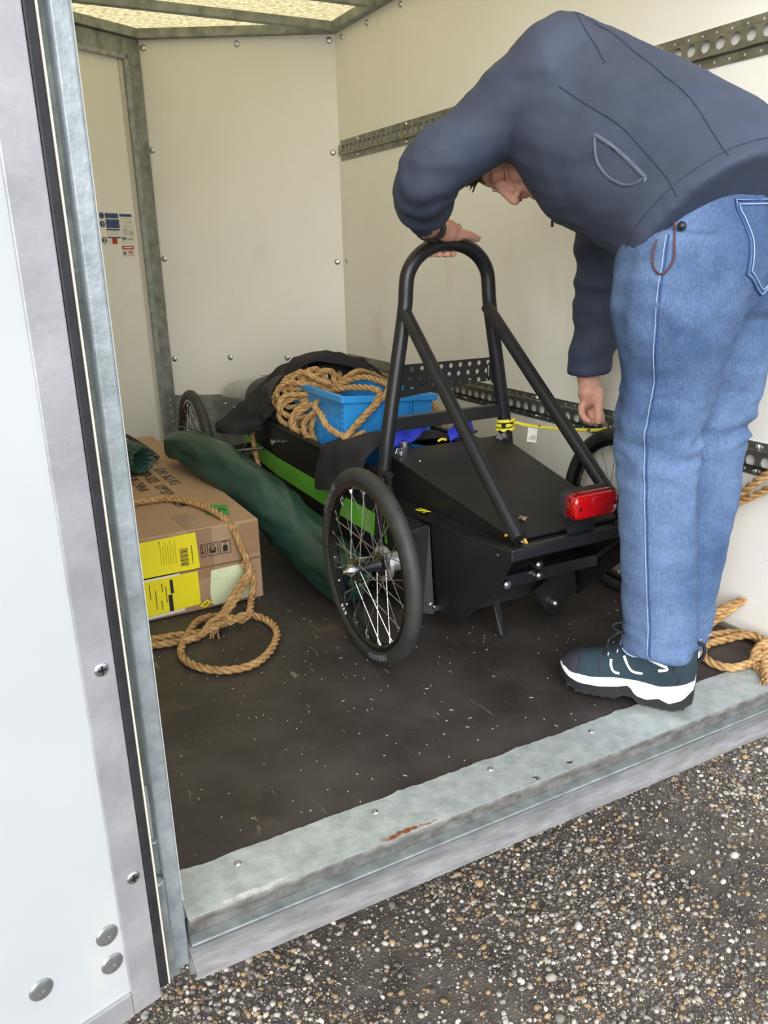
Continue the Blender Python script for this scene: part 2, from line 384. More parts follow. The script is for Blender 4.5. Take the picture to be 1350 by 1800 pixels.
# lashing rails on the right wall: hat section with key-hole slots
RAILM = mat('rail_galvanised_steel', lin(122,122,112), lin(158,158,148), scale=16, rough=.36, metal=.8, bump=.06, bscale=50, detail=6)
def lashing_rail(n, z0, z1, zh, y0, y1):
    x = 1.76; pit = 0.0437; hl = []
    ys = np.arange(y0+0.035, y1-0.02, pit)
    zb0, zt0 = z0+0.026, z1-0.022
    for y in ys:
        c = circle(y-y0, zh-zb0, 0.0145, 14)
        hl.append(c)
    hl += [[(y-y0-0.0115, zh-zb0-0.0165), (y-y0-0.0065, zh-zb0-0.0165), (y-y0-0.0065, zh-zb0-0.0150), (y-y0-0.0115, zh-zb0-0.0150)] for y in ys]
    web = holed_plate('trim_%d' % n, [(0, 0), (y1-y0, 0), (y1-y0, zt0-zb0), (0, zt0-zb0)], hl, 0.003, RAILM, ((x-0.013, y0, zb0), (0, 1, 0), (0, 0, 1)), kind='structure')
    tiny = [circle(y-y0-0.022, 0.0115, 0.0042, 8) for y in ys]
    for za, zb_ in ((z0, z0+0.022), (z1-0.022, z1)):
        holed_plate('flange', [(0, 0), (y1-y0, 0), (y1-y0, zb_-za), (0, zb_-za)], tiny, 0.003, RAILM, ((x-0.002, y0, za), (0, 1, 0), (0, 0, 1)), web)
    for za in (zb0, zt0):
        s = 1 if za == zt0 else -1
        MB().prism([(x-0.0145, y0, za), (x-0.0005, y0, za+s*0.003), (x-0.0005, y1, za+s*0.003), (x-0.0145, y1, za)], (0, 0, s*0.002)).build('return_edge', RAILM, web)
    first = None
    for y in np.arange(y0+0.2, y1, 0.44):
        for z in (z0+0.011, z1-0.011):
            p = V3((x-0.003, y, z))
            if first is None: first = dome(MB(), p, V3((-1, 0, 0)), 0.008, 0.007).build('bolt', STEEL, web, smooth=40, org=p)
            else: share(first, web, p)
lashing_rail(1, 1.413, 1.500, 1.461, 1.10, 3.675)
lashing_rail(2, 0.440, 0.525, 0.478, 1.10, 3.675)
MB().box((1.752, 1.10, 0.0), (1.76, 3.70, 0.012)).build('baseboard_right', mat('grey_sealant', lin(140,132,120), rough=.7), kind='structure')

# rear sill
def sill_mat():
    m = mat('sill_galvanised_steel', lin(158,166,166), lin(186,193,193), scale=30, rough=0.4, metal=0.3, bump=0.06, bscale=70, detail=8)
    nt = m.node_tree; N = nt.nodes; L = nt.links; b = N['Principled BSDF']; src = b.inputs['Base Color'].links[0].from_socket
    tc = N.new('ShaderNodeTexCoord')
    def blot(src, centre, size, col, seed, lo=.45, hi=.6):
        mp = N.new('ShaderNodeMapping'); mp.vector_type = 'POINT'
        mp.inputs['Location'].default_value = tuple(-c/s for c, s in zip(centre, size)); mp.inputs['Scale'].default_value = tuple(1/s for s in size)
        L.new(tc.outputs['Object'], mp.inputs[0])
        g = N.new('ShaderNodeTexGradient'); g.gradient_type = 'SPHERICAL'; L.new(mp.outputs[0], g.inputs[0])
        n = N.new('ShaderNodeTexNoise'); n.inputs['Scale'].default_value = 70; n.inputs['Detail'].default_value = 6; L.new(tc.outputs['Object'], n.inputs[0])
        a = N.new('ShaderNodeMath'); a.operation = 'MULTIPLY'; L.new(g.outputs['Fac'], a.inputs[0]); L.new(n.outputs['Fac'], a.inputs[1])
        r = N.new('ShaderNodeMapRange'); r.inputs[1].default_value = lo*.5; r.inputs[2].default_value = hi*.6; L.new(a.outputs[0], r.inputs[0])
        mx = N.new('ShaderNodeMix'); mx.data_type = 'RGBA'; L.new(r.outputs[0], mx.inputs['Factor']); L.new(src, mx.inputs['A']); mx.inputs['B'].default_value = col
        return mx.outputs['Result']
    o = ORGS
    src = blot(src, ((.60-o[0])*S, (1.052-o[1])*S, (.0-o[2])*S), (.15, .014, .04), lin(204,203,200), 1)
    src = blot(src, ((.585-o[0])*S, (1.052-o[1])*S, (-.002-o[2])*S), (.11, .014, .03), lin(134,84,58), 2)
    src = blot(src, ((.30-o[0])*S, (1.052-o[1])*S, (.0-o[2])*S), (.12, .012, .04), lin(212,212,210), 3)
    L.new(src, b.inputs['Base Color'])
    return m
ORGS = V3((0.97, 1.10, 0.0))
SILL = sill_mat()
sill_holes = [[(0.876, 1.052), (0.890, 1.052), (0.892, 1.066), (0.880, 1.068)], circle(0.976, 1.066, 0.0085, 10, 0.006)]
rnd = random.Random(4)
edge = [(x, 1.157+0.006*noise.noise(Vector((x*18, 0, 0)))+0.004*noise.noise(Vector((x*60, 3, 0)))) for x in np.linspace(1.755, 0.185, 150)]
sill = holed_plate('trim_3', [(x-ORGS[0], y-ORGS[1]) for x, y in [(0.185, 1.046), (1.755, 1.046)]+edge], [[(x-ORGS[0], y-ORGS[1]) for x, y in h] for h in sill_holes], 0.004, SILL, ((ORGS[0], ORGS[1], 0.002), (1, 0, 0), (0, 1, 0)), kind='structure')
mb = MB()
path = [(1.058,-.001),(1.050,0.0035),(1.046,0.0025),(1.044,-.001),(1.0445,-.007),(1.064,-.009),(1.066,-.044),(1.066,-.046)]
mb.add([(x, y, z) for x in (0.185, 1.755) for y, z in path], [(i, i+1, len(path)+i+1, len(path)+i) for i in range(len(path)-1)])
mb.build('sill_channel', mat('shaded_sill_face', lin(92,90,86), lin(140,139,136), scale=30, rough=.5, metal=.3, bump=.1, lo=.35, hi=.75), sill, smooth=50)  # shade of the channel recess is put into this darker mottled colour
mb = MB(); mb.prism([(0.18,1.060,-.052),(0.18,1.030,-.053),(0.18,1.004,-.066),(0.18,1.002,-.074),(0.18,1.030,-.062),(0.18,1.060,-.060)], (1.58, 0, 0))
mb.build('sill_lip', mat('scuffed_aluminium', lin(128,127,128), lin(158,157,158), scale=14, rough=.45, metal=.4, bump=.06, stretch=(1, 5, 5)), sill, smooth=30)
MB().box((0.185, 1.0435, -.050), (1.755, 1.066, -.0455)).build('sill_flange', GALV, sill, bevel=.001)
mb = MB(); mb.box((0.18, 1.06, -0.12), (1.76, 1.11, -0.052)); mb.build('sill_beam', GALVD, sill)
first = None
for x in (0.292, 0.56, 0.822, 1.088):
    p = V3((x, 1.126, 0.004))
    if first is None: first = dome(MB(), p, V3((0, 0.02, 1)), 0.0065, 0.003).build('screw', STEEL, sill, smooth=40, org=p)
    else: share(first, sill, p)
# left rear post, the strip behind it and a hinge
mb = MB(); mb.box((0.156, 1.048, -0.085), (0.180, 1.10, 1.96)); post = mb.build('trim_4', mat('post_galvanised_steel', lin(138,147,151), lin(172,181,185), scale=22, rough=.4, metal=.4, bump=.08, bscale=60, detail=7), kind='structure', bevel=0.004, seg=3)
mb = MB(); mb.box((0.128, 1.085, 0.24), (0.157, 1.30, 1.96)); mb.build('side_cladding', GALVD, post)
mb = MB(); mb.box((0.135, 1.062, 0.09), (0.157, 1.074, 0.155)); mb.build('hinge_plate', GALV, post, bevel=0.003)
mb = MB(); mb.cyl((0.146, 1.05, 0.0), (0.146, 1.05, 0.095), 0.0105, 20); mb.build('hinge_barrel', GALV, post, smooth=40, bevel=0.003)
mb = MB(); mb.box((0.13, 1.05, -0.10), (0.165, 1.075, 0.0)); mb.build('hinge_plate', GALV, post, bevel=0.003)
mb = MB(); mb.box((0.10, 1.15, -0.10), (0.157, 1.40, 0.24)); mb.build('shaded_gap', FLAT, post)  # black block painted as the shade in the gap between post and door

MB().box((1.757, 1.040, -0.085), (1.795, 1.085, 1.96)).build('trim_5', MATS['post_galvanised_steel'], kind='structure', bevel=0.004)
# the open rear door on the left, inner face towards us
dP = V3((0.124, 1.005, 0)); dd = V3((-0.9645, -0.2639, 0)); dn = V3((0.2639, -0.9645, 0))
def dr(s, z, off=0.0): return dP+dd*s+up*z+dn*off
def slab(s0, s1, z0, z1, o0, o1): return MB().obox(dr((s0+s1)/2, (z0+z1)/2, (o0+o1)/2), dd*(s1-s0)/2, up*(z1-z0)/2, dn*(o1-o0)/2)
door = slab(0.03, 0.78, -0.06, 1.86, -0.033, -0.004).build('door_1', DOORW, kind='structure')
slab(0.0, 0.045, -0.08, 1.88, -0.036, 0.0).build('edge_trim', ALU, door, bevel=0.002)
slab(0.045, 0.78, -0.08, -0.036, -0.036, 0.0015).build('bottom_trim', ALU, door, bevel=0.002)
slab(-0.0145, -0.0003, -0.066, 1.88, -0.034, -0.001).build('rubber_seal', RUBBER, door, bevel=0.003)
slab(-0.0168, -0.0146, -0.066, 1.88, -0.036, -0.001).build('seal_edge', mat('cream_seal_edge', lin(212,208,190), rough=.6), door)
def door_disc(nm, s, z, r, h, hole, m):
    return dome(MB(), dr(s, z, -0.004 if s > .045 else 0.0), dn, r, h, hole).build(nm, m, door, smooth=40)
DISC = mat('dull_rivet', lin(140,142,142), lin(160,162,162), scale=60, rough=.35, metal=.7)
for s, z in ((0.065, 0.084), (0.064, 0.032), (0.162, 0.061)): door_disc('rivet', s, z, 0.0165, 0.004, 0.22, DISC)
for s, z in ((0.019, 0.492), (0.017, 0.157)):
    sc = door_disc('screw', s, z, 0.010, 0.003, 0.12, STEEL)
    MB().obox(dr(s, z, 0.0032), dd*0.006, up*0.0012, dn*0.0003).build('screw_slot', FLAT, sc); MB().obox(dr(s, z, 0.0032), up*0.006, dd*0.0012, dn*0.0003).build('screw_slot', FLAT, sc)

# stickers on the front left facet
WHITE = mat('white_paper', lin(228,226,218), rough=.6); NAVY = mat('navy_print', lin(38,56,112), lin(92,108,152), scale=600, rough=.5, stretch=(.2, .2, 1), lo=.45, hi=.6)
REDP = mat('red_print', lin(178,52,44), rough=.5); INK = mat('black_ink', lin(30,30,34), rough=.6); GREYP = mat('grey_print', lin(168,166,160), lin(200,198,190), scale=700, rough=.6)
s0 = np.linalg.norm(B-V3((0.690, 3.981, 0)))
def stick(cx0, cx1, cy0, cy1): return s0-(cx0-190)*0.000231, s0-(cx1-190)*0.000231, 1.203-(cy0-180)*0.000177, 1.203-(cy1-180)*0.000177
def decal(parent, nm, m, cx0, cx1, cy0, cy1, lay):
    a, b, z1, z0 = stick(cx0, cx1, cy0, cy1); off = 0.0008+lay*0.0008
    return MB().prism([onL(a, z0, off), onL(b, z0, off), onL(b, z1, off), onL(a, z1, off)], nL*0.0006).build(nm, m, parent, fixn=True)
st = decal(wall_nl, 'safety_sticker', WHITE, 320, 1005, 185, 745, 0); st['label'] = 'white and blue safety instruction sticker'
for c in ((326,640,190,312), (326,652,340,552), (326,648,576,606), (676,980,202,264)): decal(st, 'blue_panel', NAVY, *c, 1)
for c in ((700,980,300,310), (850,960,360,380), (850,980,400,420), (700,760,505,520), (790,830,480,520), (860,940,510,525), (745,775,560,720), (800,830,540,720), (870,990,620,725), (420,600,635,648), (420,620,690,702)): decal(st, 'small_print', GREYP, *c, 1)
st2 = decal(wall_nl, 'safety_sticker', WHITE, 326, 660, 768, 942, 0); decal(st2, 'blue_panel', NAVY, 326, 652, 768, 800, 1); decal(st2, 'red_square', REDP, 432, 552, 800, 940, 1)
st3 = decal(wall_nl, 'inspection_sticker', WHITE, 676, 1005, 768, 945, 0)
a, b, z1, z0 = stick(682, 790, 780, 840); text('printed_letters', 'PDI', 0.0165, (onL(a, z0, .0018), eL, up), INK, st3, bold=.0006)
decal(st3, 'small_print', GREYP, 820, 960, 790, 850, 1); decal(st3, 'small_print', GREYP, 690, 770, 872, 888, 1)
st4 = decal(wall_nl, 'warning_sticker', WHITE, 655, 960, 985, 1255, 0); decal(st4, 'red_panel', REDP, 660, 950, 990, 1078, 1); decal(st4, 'small_print', WHITE, 690, 920, 1015, 1050, 2)
a, b, z1, z0 = stick(780, 945, 1115, 1195); text('printed_letters', 'TER', 0.021, (onL(a, z0, .0018), eL, up), REDP, st4, bold=.0003, squash=.95)
decal(st4, 'small_print', GREYP, 785, 945, 1222, 1238, 1)
def ring(parent, nm, m, cx, cy, rw, rh, lay, inner=0.0):
    a, _, z, _ = stick(cx, cx, cy, cy); off = 0.0008+lay*0.0008
    return MB().prism([onL(a+rw*math.cos(t)*0.000231, z+rh*math.sin(t)*0.000177, off) for t in np.linspace(0, 2*math.pi, 24, endpoint=False)], nL*0.0006).build(nm, m, parent, fixn=True)
for cx, cy, sym in ((243,252,'lines'), (240,455,'mark'), (243,850,'cap')):
    w = ring(wall_nl, 'mandatory_sign', WHITE, cx, cy, 66, 86, 0); ring(w, 'blue_disc', NAVY if sym == 'lines' else mat('deep_navy_print', lin(26,38,92), rough=.5), cx, cy, 57, 76, 1)
    if sym == 'mark': ring(w, 'white_mark', WHITE, cx, cy-12, 15, 42, 2); ring(w, 'white_mark', WHITE, cx, cy+48, 10, 12, 2)
    if sym == 'cap': ring(w, 'white_mark', WHITE, cx, cy+42, 38, 14, 2); ring(w, 'white_mark', GREYP, cx, cy-18, 26, 34, 2)
w = ring(st4, 'emblem', INK, 712, 1180, 46, 70, 1); ring(w, 'emblem_field', WHITE, 712, 1180, 40, 62, 2); ring(w, 'emblem_figure', INK, 706, 1172, 26, 30, 3)

# ------------------------------------------------------------------ gravel yard
GZ = -0.50
def soil_mat(): return mat('damp_grit', lin(70,62,55), lin(112,104,95), scale=14, rough=.9, bump=.5, bscale=220, detail=9, lo=.35, hi=.7)
mb = MB(); mb.box((-14, -14, GZ-.05), (16, 16, GZ)); ground = mb.build('ground', soil_mat(), kind='structure')
def stone_mat():
    m = bpy.data.materials.new('mixed_gravel'); m.use_nodes = True; N = m.node_tree.nodes; L = m.node_tree.links; b = N['Principled BSDF']
    a = N.new('ShaderNodeAttribute'); a.attribute_name = 'stone'; a.attribute_type = 'GEOMETRY'; L.new(a.outputs['Color'], b.inputs['Base Color']); b.inputs['Roughness'].default_value = .7
    return m
STONE = stone_mat()
PAL = [lin(*c)[:3] for c in ((120,113,104),(150,142,130),(98,94,90),(176,166,150),(150,124,92),(84,78,72),(196,188,176),(134,112,84),(110,104,100),(165,160,155),(70,66,62))]
def ico():
    bm = bmesh.new(); bmesh.ops.create_icosphere(bm, subdivisions=1, radius=1); v = np.array([p.co for p in bm.verts]); f = [[q.index for q in p.verts] for p in bm.faces]; bm.free(); return v, f
IV, IF = ico()
rg = np.random.default_rng(7)
OV = np.array([(1,0,0),(0,1,0),(-1,0,0),(0,-1,0),(0,0,1)], float); OF = [(0,1,4),(1,2,4),(2,3,4),(3,0,4)]
def stones(n, xr, yr, rmin, rmax, power, zoff=0.0, keep=None, tiny=False):
    BV, BF = (OV, OF) if tiny else (IV, IF); nb = len(BV)
    out_v = []; out_c = []
    x = rg.uniform(*xr, n); y = rg.uniform(*yr, n); r = rmin+(rmax-rmin)*rg.random(n)**power
    nz = np.array([noise.noise(Vector((a*2.3, b*2.3, 5))) for a, b in zip(x, y)])
    ok = rg.random(n) < np.clip(.75+nz*1.1, .32, 1) if keep is None else np.ones(n, bool)
    x, y, r = x[ok], y[ok], r[ok]; n = len(x)
    sc = np.stack([r*rg.uniform(.8, 1.35, n), r*rg.uniform(.7, 1.1, n), r*rg.uniform(.5, .85, n)], 1)
    th = rg.uniform(0, 6.283, n); c, s = np.cos(th), np.sin(th)
    jit = 1+rg.uniform(-.22, .22, (n, nb, 1))
    v = BV[None]*jit*sc[:, None, :]
    vx = v[..., 0]*c[:, None]-v[..., 1]*s[:, None]; vy = v[..., 0]*s[:, None]+v[..., 1]*c[:, None]
    v = np.stack([vx+x[:, None], vy+y[:, None], v[..., 2]+GZ+(r*.25+zoff)[:, None]], 2).reshape(-1, 3)
    f = (np.array(BF)[None]+(np.arange(n)*nb)[:, None, None]).reshape(-1, 3)
    col = np.array(PAL)[rg.integers(0, len(PAL), n)]*rg.uniform(.8, 1.4, (n, 1))
    return v, f, np.repeat(col, nb, 0), np.stack([x, y, r], 1)
def stone_mesh(name, v, f, c, org):
    me = bpy.data.meshes.new(name); v = (v-org)*S
    me.vertices.add(len(v)); me.vertices.foreach_set('co', v.ravel()); me.loops.add(f.size); me.polygons.add(len(f))
    me.loops.foreach_set('vertex_index', f.ravel()); me.polygons.foreach_set('loop_start', np.arange(0, f.size, 3)); me.polygons.foreach_set('loop_total', np.full(len(f), 3))
    me.update(calc_edges=True); me.validate()
    at = me.color_attributes.new('stone', 'FLOAT_COLOR', 'POINT'); at.data.foreach_set('color', np.c_[c, np.ones(len(c))].astype(np.float32).ravel())
    me.materials.append(STONE)
    return me
v, f, c, _ = stones(66000, (-0.3, 2.5), (0.45, 1.95), 0.0020, 0.0080, 2.4)
org = V3((1.1, 1.2, GZ)); tag(link('gravel', stone_mesh('gravel', v, f, c, org), ground, org), 'fine mixed gravel in grey and tan', kind='stuff')
v, f, c, _ = stones(80000, (-0.2, 2.4), (0.5, 1.8), 0.0011, 0.0026, 1.3, tiny=True)
tag(link('grit', stone_mesh('grit', v, f, c, org), ground, org), 'fine grit between the gravel', kind='stuff')
kinds = []
for k in range(14):
    v, f, c, i = stones(1, (0, 0), (0, 0), 0.01, 0.01, 1, keep=True)
    kinds.append(stone_mesh('stone', v, f, c, V3((0, 0, GZ))))
for k in range(300):
    x, y = rg.uniform(-.1, 2.3), rg.uniform(0.65, 1.62)
    o = link('stone', kinds[k % 14], ground, (x, y, GZ)); s = rg.uniform(.6, 1.0) if k % 8 else rg.uniform(1.1, 1.5)
    o.scale = (s, s, s); o.rotation_euler = (0, 0, rg.uniform(0, 6.28))
# ------------------------------------------------------------------ the racing kart
XC = 1.26
car = thing('racing_kart', (XC, 2.4, 0), 'low black four-wheeled racing kart with green stripe and tall roll hoop', 'kart')
TUBEB = mat('black_powder_coat', lin(23,24,27), lin(29,30,33), scale=20, rough=.38, bump=.02, bscale=300)
PLATE = mat('matt_black_plastic', lin(19,19,21), lin(26,25,26), scale=8, rough=.5, bump=.04, bscale=240)
GREEN = mat('green_vinyl_stripe', lin(104,182,58), lin(112,192,66), scale=6, rough=.4)
GREYN = mat('grey_gloss_shell', lin(104,105,104), lin(116,117,116), scale=4, rough=.25, coat=.4)
# --- tub
def hw(y):  return float(np.interp(y, [1.9, 2.3, 2.8, 3.15, 3.45, 3.9], [.232, .24, .24, .215, .18, .125]))
ys = np.linspace(1.92, 3.2, 14)
ztop = lambda y: float(np.interp(y, [1.9, 2.1, 2.8, 2.95, 3.2], [.40, .392, .392, .42, .42]))
for sgn in (-1, 1):
    mb = MB(); secs = []
    for y in ys:
        x = XC+sgn*hw(y); i = -sgn*.010
        secs.append([(x, y, .05), (x, y, ztop(y)), (x+i, y, ztop(y)), (x+i, y, .05)])
    mb.loft(secs); mb.build('body_side', PLATE, car, fixn=True)
    mb = MB(); mb.tube([(XC+sgn*(hw(y)-.006), y, ztop(y)+.004) for y in ys], .012, 8); mb.build('cockpit_rim', PLATE, car, smooth=60)
    mb = MB(); secs = []
    for y in np.linspace(1.885, 3.28, 18):
        x = XC+sgn*(hw(y)+.0005); e = sgn*.0025; zb = .198+.012*(y-1.9); zt = .270+.008*(y-1.9)
        secs.append([(x, y, zb), (x+e, y, zb), (x+e, y, zt), (x, y, zt)])
    mb.loft(secs); mb.build('green_stripe', GREEN, car, fixn=True)
mb = MB(); mb.prism([(XC-hw(y), y, .045) for y in ys]+[(XC+hw(y), y, .045) for y in ys[::-1]], (0, 0, .012)); mb.build('floor_pan', PLATE, car, fixn=True)
mb = MB(); mb.box((XC-.22, 1.99, .06), (XC+.22, 2.0, .40)); mb.build('seat_bulkhead', PLATE, car)
# --- scuttle and nose
def arch(y, w, zt, zs, n=17):
    ring = [(XC-w, y, .06)]
    for k in range(n):
        th = math.pi*(1-k/(n-1)); c, s = math.cos(th), math.sin(th)
        ring.append((XC+w*math.copysign(abs(c)**.62, c), y, zs+(zt-zs)*abs(s)**.62))
    return ring+[(XC+w, y, .06)]
prof = lambda y: (hw(y), float(np.interp(y, [2.83, 3.0, 3.2, 3.5, 3.85], [.60, .575, .53, .475, .42])), float(np.interp(y, [2.83, 3.2, 3.85], [.42, .40, .30])))
mb = MB(); mb.loft([arch(y, *prof(y)) for y in np.linspace(2.83, 3.22, 7)]); mb.build('scuttle', PLATE, car, smooth=50, fixn=True)
ysn = list(np.linspace(3.22, 3.78, 9)); rings = [arch(y, *prof(y)) for y in ysn]
for t in (.04, .065, .08):
    w, zt, zs = prof(3.78); sh = (t/.08)**2
    rings.append(arch(3.78+t, w-.02*sh-.01, zt-.035*sh, zs-.02*sh))
mb = MB(); mb.loft(rings); nose = mb.build('nose_cover', GREYN, car, smooth=50, fixn=True)
for y, z in ((3.45, .36), (3.68, .34)):
    MB().ball((XC-hw(y)-.0005, y, z), .006).build('rivet', STEEL, nose, smooth=180)
d = MB(); d.prism([(1.195,3.40,.4985),(1.255,3.36,.5035),(1.262,3.40,.4965),(1.205,3.45,.4885)], (0, 0, .001)); d.build('number_sticker', WHITE, nose, fixn=True)
# --- dashboard boss and shiny steering hub seen through the rope
MB().cyl((1.21, 2.80, .555), (1.205, 2.78, .562), .034, 24).build('dial', mat('pale_dial', lin(196,192,188), rough=.4), car, smooth=40)
for a in range(3):
    t = a*2.1+.5; MB().cyl((1.205+.018*math.cos(t), 2.779, .562+.018*math.sin(t)), (1.204+.018*math.cos(t), 2.774, .563+.018*math.sin(t)), .005, 10).build('dial_screw', STEEL, car, smooth=40)
mb = MB(); mb.tube([(1.10,2.76,.50),(1.14,2.76,.53),(1.19,2.77,.545)], .005, 8); mb.build('steering_rod', STEEL, car, smooth=60)
# --- roll hoop
YH = 1.962
def hoop_path():
    L = [(1.022,YH,.19),(1.040,YH,.42),(1.072,YH,.62),(1.112,YH,.84)]
    arc = []
    for k in range(0, 13):
        th = math.pi*(1-k/12); arc.append((1.2545+.136*math.cos(th)*1.0, YH, .905+.117*math.sin(th)**.92 if math.sin(th) > 0 else .905))
    Rr = [(XC*2-.010-x, y, z) for x, y, z in L[::-1]]
    return L+arc+Rr
hp = smooth(hoop_path(), 4)
mb = MB(); mb.tube(hp, .0205, 16); mb.build('roll_hoop', TUBEB, car, smooth=60)
FL_, FR_ = (1.085, 1.394, .365), (1.412, 1.40, .365)
for a, b in (((1.110, YH-.012, .842), FL_), ((1.378, YH-.012, .848), FR_)):
    mb = MB(); mb.tube([a, b], .0178, 16); mb.build('hoop_strut', TUBEB, car, smooth=60)
mb = MB(); mb.obox((1.246, YH-.004, .540), (.188, 0, 0), (0, .012, 0), (0, 0, .019)); mb.build('cross_bar', TUBEB, car, bevel=.003)
# perforated head restraint between the hoop legs
holes = []
for r in range(3):
    for k in range(10):
        holes.append(circle(.026+k*.0325-(r % 2)*.006, .024+r*.0245, .0072, 12))
holes.append([(.318,.022),(.322,.016),(.324,.03),(.324,.06),(.322,.072),(.317,.062)])
head_rest = holed_plate('head_restraint', [(-.012, -.006), (.335, .008), (.338, .082), (.326, .086), (.02, .088), (-.006, .092)], holes, .004, TUBEB, ((1.078, YH+.004, .614), (1, 0, 0), (0, 0, 1)), car)
# --- rear deck, ledge and rear frame
deck = [(1.058, 1.985, .449), (1.462, 1.985, .449), (1.425, 1.425, .345), (1.098, 1.425, .345)]
mb = MB(); mb.prism(deck, (0, 0, .007)); rear_deck = mb.build('rear_deck', PLATE, car, bevel=.002, fixn=True)
for x, y in ((1.085, 1.945), (1.435, 1.945)):
    z = .4565-(1.985-y)*.186
    mb = MB(); mb.cyl((x, y, z), (x, y, z+.012), .005, 10)
    for s in (-1, 1): mb.obox((x+s*.010, y, z+.014), (.007, 0, s*.002), (0, .0025, 0), (-s*.003, 0, .008))
    mb.build('wing_nut', STEEL, rear_deck, bevel=.001)
mb = MB(); mb.cyl((1.118,1.985,.455), (1.118,1.985,.478), .012, 14); mb.build('bolt', STEEL, rear_deck, smooth=40, bevel=.001)
mb = MB(); mb.ball((1.112,1.885,.442), .0035); mb.build('rivet', STEEL, rear_deck, smooth=180)
MB().prism([(1.104,1.455,.348),(1.118,1.415,.341),(1.122,1.417,.343),(1.109,1.459,.3505)], (.001, .0, .0035)).build('worn_edge', WHITE, rear_deck, fixn=True)
for sgn in (-1, 1):
    X = lambda x: XC+sgn*(XC-x)
    # raised side wall under the deck
    mb = MB(); mb.prism([(X(1.064),1.985,.449), (X(1.100),1.43,.344), (X(1.104),1.42,.326), (X(1.085),1.985,.318)], (-sgn*.006, 0, 0)); mb.build('deck_side', PLATE, car, fixn=True)
    # ledge with the lift point
    mb = MB(); mb.prism([(X(1.045),1.40,.338), (X(1.108),1.42,.330), (X(1.09),1.985,.312), (X(1.03),1.985,.303), (X(1.04),1.73,.318)], (0, 0, .006)); mb.build('side_ledge', PLATE, car, fixn=True)
    # outer side plate with its low point
    mb = MB(); mb.prism([(X(1.047),1.725,.318), (X(1.047),1.375,.345), (X(1.047),1.372,.322), (X(1.050),1.425,.235), (X(1.052),1.605,.062), (X(1.052),1.70,.062)], (-sgn*.007, 0, 0)); mb.build('side_plate', PLATE, car, bevel=.002, fixn=True)
    # axle box with perforated lid
    mb = MB(); mb.prism([(X(.985),1.725,.305), (X(1.045),1.722,.312), (X(1.045),1.70,.060), (X(1.015),1.715,.064)], (0, .15, .0)); ax = mb.build('axle_box', PLATE, car, bevel=.002, fixn=True)
    if sgn < 0:
        for i in range(2):
            for j in range(4): MB().cyl((1.0+i*.022+.004*(j % 2), 1.745+j*.03, .3055), (1.0+i*.022+.004*(j % 2), 1.745+j*.03, .3135), .0062, 10).build('lid_hole', FLAT, ax)
        for p in ((.995,1.7225,.285), (1.030,1.712,.096), (1.046,1.70,.082)): MB().cyl(p, (p[0], p[1]-.008, p[2]), .008, 12).build('bolt', STEEL if p[2] < .2 else TUBEB, ax, smooth=40)
        MB().ball((1.045,1.42,.325), .006).build('rivet', TUBEB, car, smooth=180)
        MB().obox((1.0,1.86,.312), (.018,.0,.0), (0,.002,0), (0,0,.001)).build('worn_edge', WHITE, ax)
    # slanting rear leg from bumper to the low point
    mb = MB(); mb.bar((X(1.066),1.385,.335), (X(1.10),1.545,.170), .020, .014); mb.build('rear_leg', TUBEB, car, bevel=.002)
text('lift_mark', 'LIFT', .028, ((1.052,1.812,.3300), unit((.03,-1,.05)), unit((1,.03,.0))), mat('yellow_print', lin(226,220,40), rough=.5), car, bold=.0012, squash=.95)
mb = MB(); mb.box((1.046, 1.368, .322), (2*XC-1.046, 1.392, .352)); mb.build('rear_bumper', TUBEB, car, bevel=.004)
mb = MB(); mb.bar((1.095,1.505,.212), (1.425,1.505,.212), .03, .034); mb.build('lower_bar', TUBEB, car, bevel=.003)
mb = MB(); mb.box((1.10, 1.43, .318), (1.42, 1.45, .338)); mb.build('inner_rail', PLATE, car, bevel=.003)
mb = MB(); mb.box((1.08, 1.60, .10), (1.44, 1.62, .31)); mb.build('inner_bulkhead', PLATE, car)
for x, y, z in ((1.115,1.488,.215), (1.215,1.488,.218), (1.19,1.46,.262)):
    mb = MB(); mb.cyl((x, y, z), (x, y-.016, z), .0115, 6); mb.cyl((x, y+.05, z), (x, y, z), .007, 10); mb.cyl((x, y-.016, z), (x, y-.022, z), .0055, 10); mb.build('bolt', STEEL, car)
for x, z in ((1.335, .275), (1.352, .268)): MB().cyl((x, 1.60, z), (x, 1.594, z), .006, 10).build('brass_hole', mat('brass_hole', lin(176,140,92), rough=.4, metal=.5), car)
mb = MB(); mb.prism([(1.27,1.56,.13),(1.40,1.56,.20),(1.42,1.56,.10),(1.36,1.56,.06),(1.31,1.56,.07)], (0,.006,0)); mb.build('jacking_plate', PLATE, car, fixn=True)
mb = MB(); mb.cyl((1.335,1.558,.085),(1.335,1.545,.085),.010,12); mb.cyl((1.335,1.545,.085),(1.335,1.538,.085),.005,10); mb.build('bolt', STEEL, car)
mb = MB(); mb.prism([(1.165,1.60,.11),(1.185,1.60,.11),(1.195,1.58,.02),(1.185,1.575,.012),(1.175,1.58,.02)], (.002,.008,0)); mb.build('hanging_tab', PLATE, car, fixn=True)
mb = MB(); mb.tube(smooth([(1.095,1.46,.352),(1.112,1.43,.36),(1.117,1.405,.345),(1.110,1.40,.32)], 5), .0035, 8); mb.build('yellow_wire', mat('yellow_wire', lin(206,176,44), rough=.4), car, smooth=60)
